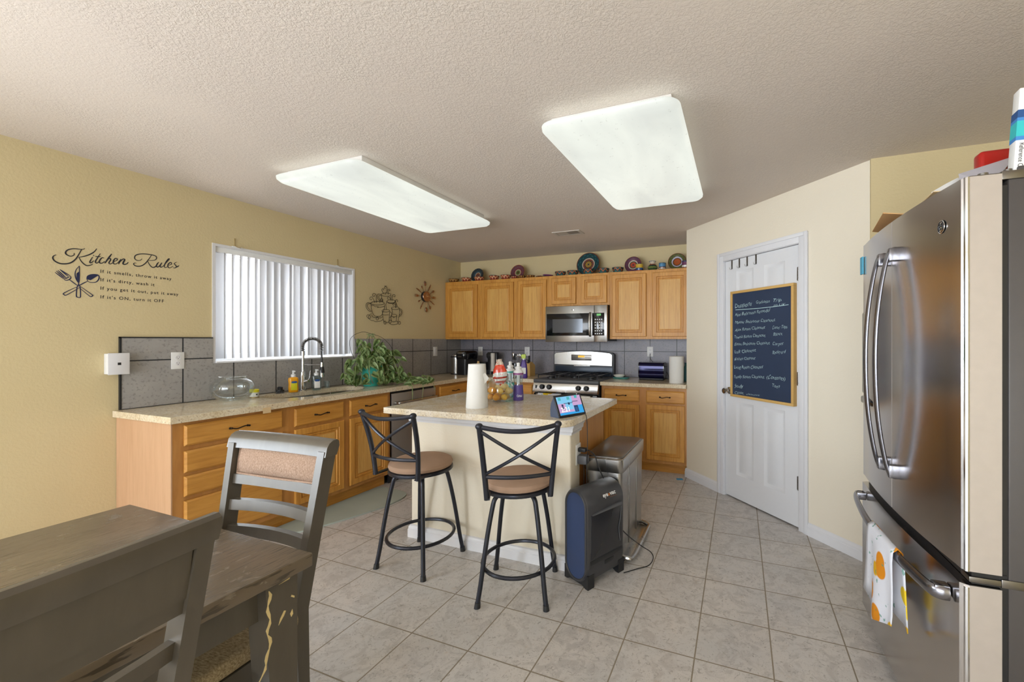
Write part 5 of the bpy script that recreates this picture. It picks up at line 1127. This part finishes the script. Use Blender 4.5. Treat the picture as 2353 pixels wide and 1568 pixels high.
MB().loft([[(p[0], p[1], z) for p in rrect(-w, w, -d, d, d*.7, 5)] for w, d, z in ((.040, .024, 0), (.043, .027, .008), (.041, .026, .09), (.036, .022, .15), (.026, .018, .19), (.016, .015, .215))]).build('bottle', M['purple_dark'], t, angle=50)
MB().lathe([(0, .21), (.017, .21), (.017, .228), (0, .228)], n=18).build('collar', M['white_plastic'], t)
MB().prism([(-.026, .228), (.022, .228), (.024, .262), (.02, .278), (-.018, .276), (-.030, .268), (-.031, .252), (-.022, .246)], -.012, .012, 'y').build('trigger_head', M['lime'], t)
MB().prism([(-.027, .245), (-.036, .23), (-.040, .205), (-.034, .206), (-.026, .232)], -.006, .006, 'y').box((-.036, -.006, .262), (-.022, .006, .286)).build('trigger', M['black_plastic'], t)
MB().box((-.028, -.0275, .05), (.03, -.0262, .12)).build('label', M['label_white'], t)
t = thing('knife_block', 'small light wood knife block holding scissors, left of the stove', 'knife block', (1.235, -.22, CT), R(-10))
b = MB(); b.prism([(-.07, 0), (.035, 0), (.035, .13), (-.03, .175), (-.07, .15)], -.038, .038, 'x')
b.xf(Matrix.Identity(4)).build('block', M['blockwood'], t, angle=30)
b = MB(); b.box((-.008, -.045, .16), (.010, -.025, .25), .003); b.build('knife_handle', M['black_plastic'], t)
b = MB()
for s_ in (-1, 1): b.tube([(s_*.018+.016*math.cos(2*PI*k/16), -.06, .185+.020*math.sin(2*PI*k/16)) for k in range(16)], .0035, 6, closed=True)
b.box((-.01, -.063, .13), (.01, -.057, .17)); b.build('scissors', M['black_plastic'], t)
# ============================================================ right of the stove
t = thing('spoon_rest', 'flat teal silicone spoon rest on the counter right of the stove', 'spoon rest', (2.40, -.20, CT))
MB().loft([[(p[0], p[1], z) for p in rrect(-.09+i, .09-i, -.06+i, .06-i, .025, 5)] for i, z in ((0.01, 0), (0, .008), (0, .012), (.008, .010))]).build('tray', M['teal'], t, angle=50)
sm(MB().lathe([(0, 0), (.035, 0), (.052, .018), (.055, .028), (.051, .028), (.045, .012), (0, .006)], n=28, sx=1.25).build('small_dish', M['white_ceramic'], loc=(2.375, -.20, CT+.0135)), 'small white dish sitting on the teal spoon rest', 'dish')
t = thing('toaster', 'glossy dark blue-black two-slice toaster on the right countertop', 'toaster', (2.762, -.205, CT), 0)
MB().loft([[(x, y, z) for y, z in [(p[0], p[1]) for p in rrect(-.075, .075, .018, .192, .04, 6)]] for x in (-.135, .135)]).build('shell', M['navy_gloss'], t, angle=50)
MB().box((-.138, -.078, .0), (.138, .078, .022), .01).build('base', M['black_plastic'], t)
MB().loft([[(x, y, z) for y, z in [(p[0], p[1]) for p in rrect(-.077, .077, .018, .195, .042, 6)]] for x in (-.143, -.133)]).build('end_cap', M['black_gloss'], t, angle=50)
MB().loft([[(x, y, z) for y, z in [(p[0], p[1]) for p in rrect(-.077, .077, .018, .195, .042, 6)]] for x in (.133, .143)]).build('end_cap', M['black_gloss'], t, angle=50)
for y in (-.03, .03): MB().box((-.105, y-.012, .190), (.105, y+.012, .1935)).build('slot', M['black_plastic'], t)
MB().box((.143, -.015, .14), (.158, .015, .155), .003).build('lever', M['black_plastic'], t)
def roll(label, loc, r, h, loose, rb=None):
    t = thing('paper_towel_roll', label, 'paper towel', loc)
    rb = rb or r
    MB().lathe([(0, 0), (rb, 0), (r, h-.001), (r*.985, h), (.022, h), (.022, h-.01), (0, h-.01)], n=44).build('roll', M['paper'], t, angle=50)
    if loose:
        b = MB(); b.loft([[(r*.55, -r*.86, h*.76), (r*1.0, -r*.62, h*.80), (r*1.42, -r*.50, h*.68)], [(r*.55, -r*.86, h*.5), (r*.95, -r*.60, h*.55), (r*1.25, -r*.48, h*.62)]], cap=False, closed=False)
        b.xf(Matrix.Rotation(R(28), 4, 'Z')).build('loose_sheet', M['paper'], t)
roll('white paper towel roll on the right countertop by the pantry wall', (3.065, -.455, CT), .075, .275, False)
sm(MB().lathe([(0, 0), (.03, 0), (.035, .05), (.03, .14), (.012, .17), (.014, .2), (0, .2)], n=20).build('bottle', M['dark_teal'], loc=(3.14, -.28, CT)), 'dark bottle partly hidden behind the right-hand paper towel roll', 'bottle')
# ============================================================ on the island
roll('tall white paper towel roll standing near the front edge of the island', (2.057, -2.50, CT), .056, .285, True, .072)
t = thing('fruit_bowl', 'round clear glass bowl full of oranges and potatoes on the island', 'bowl', (2.062, -2.235, CT))
prof = [(0, .004), (.045, .003), (.065, .008), (.094, .042), (.101, .08), (.094, .118), (.076, .145), (.063, .155), (.066, .163), (.069, .167)]
P = [(q[0], q[1]) for q in spline([(a, c, 0) for a, c in prof], 3)]
MB().lathe(P+[(P[-1][0]-.003, P[-1][1]+.001)]+[(max(r-.0035, 0), z+.002) for r, z in reversed(P)], n=44).build('glass_wall', M['glass'], t, angle=80)
bx, by_, bz = 2.062, -2.235, CT
fr = [(-.048, -.040, .037, 'o'), (.008, -.058, .036, 'o'), (.056, -.028, .037, 'c'), (-.040, .030, .036, 'o'), (.030, .042, .036, 'p'), (.004, -.002, .032, 'o'),
      (-.066, -.008, .078, 'o'), (-.022, -.052, .082, 'o'), (.036, -.050, .083, 'c'), (.071, .006, .080, 'p'), (.006, .05, .083, 'o'), (-.01, .005, .098, 'p'), (.045, -.005, .108, 'p')]
nm = {'o': ('orange', 'round orange fruit piled in the glass bowl on the island', 'fruit', 'orange_fruit', 'oranges in the glass bowl'), 'c': ('mandarin', 'golden mandarin piled in the glass bowl on the island', 'fruit', 'citrus_gold', 'mandarins in the glass bowl'),
      'p': ('potato', 'oval tan potato lying on the oranges in the glass bowl', 'vegetable', 'potato', 'potatoes in the glass bowl')}
FL = ['orange at the bottom left of the glass bowl, front row', 'orange at the bottom front centre of the glass bowl', 'mandarin at the bottom right of the glass bowl', 'orange low at the back left of the glass bowl', 'potato low at the back right of the glass bowl', 'orange hidden in the middle of the pile in the glass bowl',
      'orange in the second layer at the far left of the glass bowl', 'orange in the second layer at the front centre of the glass bowl', 'mandarin in the second layer at the front right of the glass bowl', 'long potato against the right wall of the glass bowl', 'orange in the second layer at the back of the glass bowl', 'potato on top of the fruit pile in the glass bowl, left one', 'potato on top of the fruit pile in the glass bowl, right one']
for (x, y, z, k), lb in zip(fr, FL):
    n_, _, ct, mt, gp = nm[k]; b = MB(); r_ = .0245
    if k == 'o': b.sphere((0, 0, 0), r_, (1, 1, .93), 20, 12); b.sphere((0, 0, r_*.91), .003, (1, 1, .5), 8, 4)
    elif k == 'c': b.sphere((0, 0, 0), r_*.98, (1, 1, .86), 20, 12); b.sphere((0, 0, r_*.83), .003, (1, 1, .5), 8, 4)
    else:
        b.sphere((0, 0, 0), r_, (.95, 1.25, .9), 18, 12)
        for v in b.bm.verts: v.co += Vector((.0015*math.sin(v.co.y*150+x*99), 0, .0015*math.sin(v.co.x*170+y*50)))
    sm(b.build(n_, M[mt], loc=(bx+x, by_+y, bz+z+.001), rot=(random.uniform(-.5, .5), random.uniform(-.5, .5), random.uniform(0, 3))), lb, ct, gp)
# chip bag
b = MB(); rings = []
for z, w, d in ((.0, .024, .012), (.02, .036, .024), (.045, .046, .030), (.07, .052, .032), (.095, .052, .030), (.12, .044, .026), (.145, .034, .020), (.165, .024, .012), (.18, .017, .006), (.192, .020, .002)):
    rings.append([(w*math.cos(2*PI*k/28)+.010*z/.19+.0035*math.sin(5*k+z*90), d*math.sin(2*PI*k/28)+.004*math.sin(3*k+z*110), z+.003*math.sin(k*1.9)) for k in range(28)])
n = N('snack_print'); c = n.co(); s_ = n.n('SeparateXYZ', {0: c}).outputs[2]
st_ = n.ramp(n.math('MULTIPLY', s_, 6.2), [(0, 'c9cdd0'), (.16, 'b8342a'), (.24, 'e2e0dd'), (.34, 'a33022'), (.42, 'dddcd8'), (.62, 'd9482c'), (.95, 'c8b8a8')], True)
n.set(n.mix(n.ramp(n.noise(c, 28, 3), [(.58, 0.), (.60, 1.)]), st_, 'd6402c'), .22, 0, .6); M['snack_print'] = n.m
o = b.loft(rings).build('snack_bag', M['snack_print'], angle=25, loc=(2.062, -2.222, CT+.112), rot=(R(4), R(-5), R(10))); sm(o, 'red and white snack bag stuffed into the top of the glass fruit bowl', 'snack bag')
def sport(label, loc, lo, band, lower, txt):
    t = thing('water_bottle', label, 'water bottle', loc, 0)
    MB().lathe([(0, 0), (.036, 0), (.0385, .004), (.0375, .05), (.033, .112), (0, .112)], n=36).build('sleeve', lower, t)
    MB().lathe([(.0325, .112), (.030, .13), (.034, .155), (.0365, .175), (.036, .19), (.034, .19), (.033, .16), (.029, .13), (.0315, .112)], n=36).build('clear_body', M['clear_plastic'], t)
    MB().lathe([(0, .12), (.012, .12), (.015, .185), (0, .185)], n=18).build('cartridge', M['label_white'], t)
    MB().lathe([(.0375, .188), (.0378, .188), (.0378, .202), (.037, .202)], n=36).build('band', band, t)
    MB().lathe([(0, .186), (.0372, .186), (.0372, .206), (.034, .215), (.022, .222), (.021, .23), (.026, .234), (.024, .244), (.013, .25), (.012, .262), (.014, .268), (.010, .276), (0, .277)], n=36).build('cap', M['white_plastic'], t, angle=45)
    if txt:
        b = MB(); text_bm(b, txt, .0155, Matrix.Identity(4), width=.040, bold=.03)
        for v in b.bm.verts: a = R(-62)+(v.co.x-.01)/.038; v.co = Vector((.0389*math.cos(a), .0389*math.sin(a), .028+v.co.y))
        b.build('lettering', M['white_plastic'], t, smooth=False, recalc=False)
    return t
sport('purple and clear sports bottle with white cap beside the glass fruit bowl', (2.150, -2.122, CT), 0, M['purple_label'], M['purple'], 'Cirkul')
sport('clear sports bottle with teal band behind the fruit bowl and snack bag', (2.003, -1.99, CT), 0, M['teal'], M['turquoise_glaze'], None)
# smart display
plain('speaker_cloth', '4b5468', .8)
t = thing('smart_display', 'small smart display showing 2:21 on the front right corner of the island', 'smart display', (2.751, -2.568, CT), R(64))
sc_w, sc_h = .20, .128; tilt = R(25)
Ms = Matrix.Translation((0, -.03, .004)) @ Matrix.Rotation(-tilt, 4, 'X')
xs0 = -.103
MB().box((xs0, 0, 0), (xs0+.206, .010, .134), .004).xf(Ms).build('bezel', M['black_plastic'], t)
b = MB(); rings = []
for x, k in ((xs0+.004, .92), (xs0+.012, 1), (xs0+.194, 1), (xs0+.202, .92)):
    q = [Ms @ Vector((x, .009, .004)), Ms @ Vector((x, .009, .128*k+.002)), Vector((x, .035*k, .122*k)), Vector((x, .058*k, .085*k)), Vector((x, .066*k, .04)), Vector((x, .058, .0)), Vector((x, -.012, .0))]
    rings.append(q)
b.loft(rings).build('speaker_body', M['speaker_cloth'], t, angle=60)
emit('scr_sky', '7fc4e8', .8); emit('scr_pink', 'c9a3cf', .75); emit('scr_teal', '4fb6b9', .7); emit('scr_navy', '2b5f9e', .6); emit('scr_white', 'f2f6f4', 1.0); emit('scr_dark', '203f66', .5); emit('scr_blue', '2f9fe0', .8)
sw, shh = .182, .108; ox, oz = xs0+.012, .012
mats_ = ['scr_sky', 'scr_pink', 'scr_teal', 'scr_navy', 'scr_blue', 'scr_dark']; b = MB()
def cell(x0, x1, z0, z1, mi, d): b.mi = mi; b.box((ox+x0*sw, -.0006-d*.0002, oz+z0*shh), (ox+x1*sw, 0, oz+z1*shh))
cell(0, 1, 0, 1, 1, 0); cell(0, .62, .62, 1, 0, 1); cell(.62, 1, .0, .45, 4, 1); cell(0, 1, 0, .12, 4, 2); cell(.3, .6, .25, .6, 0, 1)
for x, z in ((.06, .8), (.42, .8), (.75, .85)): cell(x, x+.11, z, z+.16, 2, 3)
for x, z in ((.14, .45), (.42, .52), (.14, .3)): cell(x, x+.07, z, z+.13, 5, 3)
cell(.64, .80, .08, .44, 5, 3); cell(.67, .77, .1, .36, 3, 4); cell(.25, .62, .60, .63, 5, 3); cell(.60, .85, .66, .69, 5, 3)
b.xf(Ms); sc_ = b.build('screen', [M[k] for k in mats_], t)
b = MB(); text_bm(b, '2:21', .026, Ms @ frame((ox+.012, -.0022, oz+.018), (1, 0, 0), (0, 0, 1)), width=.062, bold=.02); b.build('clock_digits', M['scr_white'], sc_, smooth=False, recalc=False)
MB().sphere((0, 0, 0), .003, n=10, m=6).build('camera_lens', M['white_plastic'], t, loc=Ms @ Vector((xs0+.175, -.0005, .127)))
# ============================================================ painted pottery on the upper cabinets
CTZ = 2.1345
def ringmat(name, rad, stops, petals, pc):
    n = N(name); c = n.co(); s_ = n.n('SeparateXYZ', {0: c}); l = n.n('VectorMath', {0: n.n('CombineXYZ', {0: s_.outputs[0], 1: s_.outputs[2]}).outputs[0]}, operation='LENGTH').outputs['Value']
    rr_ = n.math('DIVIDE', l, rad); base = n.ramp(rr_, stops, True); ang = n.n('Math', {0: s_.outputs[0], 1: s_.outputs[2]}, operation='ARCTAN2').outputs[0]
    w = n.math('SINE', n.math('MULTIPLY', ang, petals)); w2 = n.math('MULTIPLY', w, n.math('SINE', n.math('MULTIPLY', rr_, 24)))
    m1 = n.ramp(w2, [(.15, 0.), (.2, 1.)]); band = n.ramp(rr_, [(0, 1.), (.18, 1.), (.2, 0.), (.30, 1.), (.46, 0.), (.60, 1.), (.93, 0.)], True)
    n.set(n.mix(n.math('MULTIPLY', m1, band), base, pc), .2, 0, .5); M[name] = n.m
ringmat('plate_teal', .15, [(0, '1c1512'), (.06, 'a8832c'), (.26, '3a2620'), (.32, '8a3a24'), (.46, 'b5a898'), (.54, '1d3d42'), (.93, '6e3322')], 11, '25555a')
ringmat('plate_red', .1, [(0, '241c18'), (.08, 'b8502a'), (.34, '4a5a2a'), (.45, 'c8b8a8'), (.56, '6b3a44'), (.93, '5a2a20')], 14, '453c5e')
ringmat('plate_orange', .1, [(0, 'b8502a'), (.36, '6a3320'), (.48, 'b9b9d0'), (.60, '4f5a34'), (.93, '6e3626')], 12, '6e6436')
ringmat('plate_blue', .1, [(0, '7a3a20'), (.3, 'b39a80'), (.45, '2f4a58'), (.6, '26282c'), (.93, '3a2a24')], 14, '2e4751')
ringmat('plate_purple', .1, [(0, '24401c'), (.16, '55703a'), (.3, 'b9a88c'), (.45, '6a2f3a'), (.6, '5a3a52'), (.93, '7a3a20')], 12, '7c4530')
def plate(label, x, y, r, mt):
    t = MB(); t.lathe([(0, 0), (r*.5, .001), (r*.62, .006), (r*.95, .016), (r, .018), (r, .021), (r*.94, .020), (r*.62, .011), (r*.5, .006), (0, .005)], n=44)
    t.xf(Matrix.Rotation(R(90), 4, 'X'))
    o = t.build('painted_plate', M[mt], angle=60, loc=(x, y, CTZ+r*math.cos(R(14))+.002), rot=(R(-14), 0, 0)); sm(o, label, 'plate', 'painted plates on the upper cabinets')
plate('largest painted plate, teal rim and yellow centre, above the microwave', 1.968, -.120, .148, 'plate_teal')
plate('small dark blue-rimmed plate standing at the far left of the cabinet tops', .398, -.150, .096, 'plate_blue')
plate('red and purple ringed plate above the two-door cabinet left of the microwave', 1.012, -.150, .10, 'plate_purple')
plate('brownish-red painted plate with orange centre behind the yellow and blue mug', 2.53, -.150, .098, 'plate_red')
plate('painted plate with big orange centre at the right end of the cabinet tops', 3.03, -.150, .099, 'plate_orange')
def bandmat(name, a, b_, c_, nn, rim='5a2a1c'):
    n = N(name); c = n.co(); s_ = n.n('SeparateXYZ', {0: c}); ang = n.n('Math', {0: s_.outputs[0], 1: s_.outputs[1]}, operation='ARCTAN2').outputs[0]
    w = n.math('SINE', n.math('MULTIPLY', ang, nn)); z = n.math('ADD', n.math('MULTIPLY', s_.outputs[2], 22), n.math('MULTIPLY', w, .28))
    base = n.ramp(z, [(0, b_), (.30, a), (.62, c_), (.9, a)], True); n.set(base, .25, 0, .5); M[name] = n.m
bandmat('bowl_red', 'a8462e', '6a2a28', 'c7b082', 9); bandmat('bowl_teal', '1f4446', '2f5f60', 'a85a34', 7); bandmat('bowl_tan', '8a5a30', '5a3a20', 'b09050', 10)
plain('rim_brown', '3c2019', .3)
def bowl(label, x, w, h, mt, y=-.265, nm_='painted_bowl', cat='bowl', grp='painted bowls on the upper cabinets'):
    r = w/2; t = thing(nm_, label, cat, (x, y, CTZ), 0, grp)
    MB().lathe([(0, 0), (r*.72, 0), (r*.82, h*.3), (r*.94, h*.7), (r, h), (r*.95, h), (r*.86, h*.6), (r*.6, h*.15), (0, h*.12)], n=36).build('bowl_wall', M[mt], t, angle=50)
    MB().tube([(r*.975*math.cos(2*PI*k/36), r*.975*math.sin(2*PI*k/36), h) for k in range(36)], .0028, 6, closed=True).build('rim', M['rim_brown'], t)
bowl('leftmost brown striped bowl on the cabinet tops by the yellow wall', .093, .14, .046, 'bowl_tan')
bowl('red striped bowl, second from left on the cabinet tops', .298, .135, .050, 'bowl_red')
bowl('red striped bowl in front of the small dark blue-rimmed plate', .50, .135, .052, 'bowl_red')
bowl('red striped bowl with a second bowl rim inside, between two plates', .725, .135, .053, 'bowl_red')
sm(MB().lathe([(0, 0), (.04, 0), (.045, .012), (.04, .012), (0, .006)], n=28).build('small_saucer', M['dark_teal'], loc=(.712, -.265, CTZ+.052)), 'small dark saucer stacked in the red striped bowl between two plates', 'saucer')
bowl('red striped bowl just left of the purple ringed plate', .898, .132, .052, 'bowl_red')
bowl('small plain red bowl directly before the purple ringed plate', 1.028, .085, .030, 'bowl_red', -.275)
bowl('shallow tan-dotted dish right of the purple ringed plate', 1.135, .105, .028, 'bowl_tan', -.285)
bowl('wider shallow tan-dotted dish, right of its smaller match', 1.250, .115, .030, 'bowl_tan', -.265)
for k, (x, lab, mt, sx) in enumerate(((1.40, 'flat grey-blue saucer lying at the cabinet edge left of the teal bowls', 'plate_blue', .07), (1.485, 'flat mauve saucer overlapping the grey-blue saucer on the cabinet tops', 'plate_red', .065))):
    b = MB(); b.lathe([(0, 0), (sx*.6, 0), (sx, .010), (sx, .013), (sx*.6, .005), (0, .005)], n=28); sm(b.build('flat_saucer', M['purple_label'] if k else M['plate_blue'], loc=(x, -.25, CTZ+.001+.014*k), rot=(0, R(4*k), 0)), lab, 'saucer')
bowl('teal and orange patterned bowl, first one left of the largest plate pair', 1.660, .138, .050, 'bowl_teal')
bowl('teal and orange patterned bowl touching the left side of the largest plate', 1.822, .138, .052, 'bowl_teal')
bowl('teal and orange patterned bowl centred before the largest plate', 2.025, .140, .055, 'bowl_teal', -.275)
bowl('teal and orange patterned bowl just right of the largest plate', 2.205, .140, .055, 'bowl_teal')
bowl('teal and orange patterned bowl left of the brownish-red plate', 2.378, .134, .054, 'bowl_teal')
def mug(label, x, r, h, cols, y=-.28, nm_='painted_mug'):
    n = N('mugp%d' % int(x*100)); s_ = n.n('SeparateXYZ', {0: n.co()}).outputs[2]; n.set(n.ramp(n.math('DIVIDE', s_, h), cols, True), .2)
    t = thing(nm_, label, 'mug', (x, y, CTZ), 0, 'painted mugs on the upper cabinets'); MB().lathe([(0, 0), (r*.92, 0), (r, .006), (r*.96, h*.5), (r, h), (r*.9, h), (r*.88, .01), (0, .01)], n=32).build('mug_wall', n.m, t, angle=50)
    MB().tube([(r*.95*math.cos(2*PI*k/30), r*.95*math.sin(2*PI*k/30), h) for k in range(30)], .0025, 6, closed=True).build('rim', M['rim_brown'], t)
mug('yellow and blue painted mug before the brownish-red plate', 2.632, .042, .075, [(0, '8a3a2a'), (.12, '1f4a7a'), (.45, 'c9a63a'), (.85, 'c9b04a')])
mug('blue painted mug standing right of the little vase', 2.888, .039, .072, [(0, '7a4a30'), (.12, 'c9c4b8'), (.25, '6a3020'), (.4, '4f84ad'), (.85, '3f6f8a')])
mug('purple and white painted mug at the right end against the pantry wall', 3.137, .040, .080, [(0, '7a4a30'), (.15, 'd5d0c8'), (.4, '6a3a5a'), (.8, '3a3a5a')])
n = N('vase_paint'); s_ = n.n('SeparateXYZ', {0: n.co()}).outputs[2]; zz = n.math('ADD', n.math('MULTIPLY', s_, 9), n.math('MULTIPLY', n.noise(n.co(), 60, 3), .2))
n.set(n.ramp(zz, [(0, '3a4a30'), (.3, '6a7a3a'), (.45, '2a3a2c'), (.62, '7a3a28'), (.72, 'c9bda8'), (.98, '6f7f90')], True), .25); M['vase_paint'] = n.m
sm(MB().lathe([(0, 0), (.040, 0), (.054, .025), (.050, .045), (.032, .068), (.028, .078), (.034, .095), (.040, .103), (.036, .103), (.024, .078), (.02, .02), (0, .02)], n=36).build('painted_vase', M['vase_paint'], loc=(2.778, -.27, CTZ)), 'small painted vase with a flared neck above the right upper cabinet', 'vase')
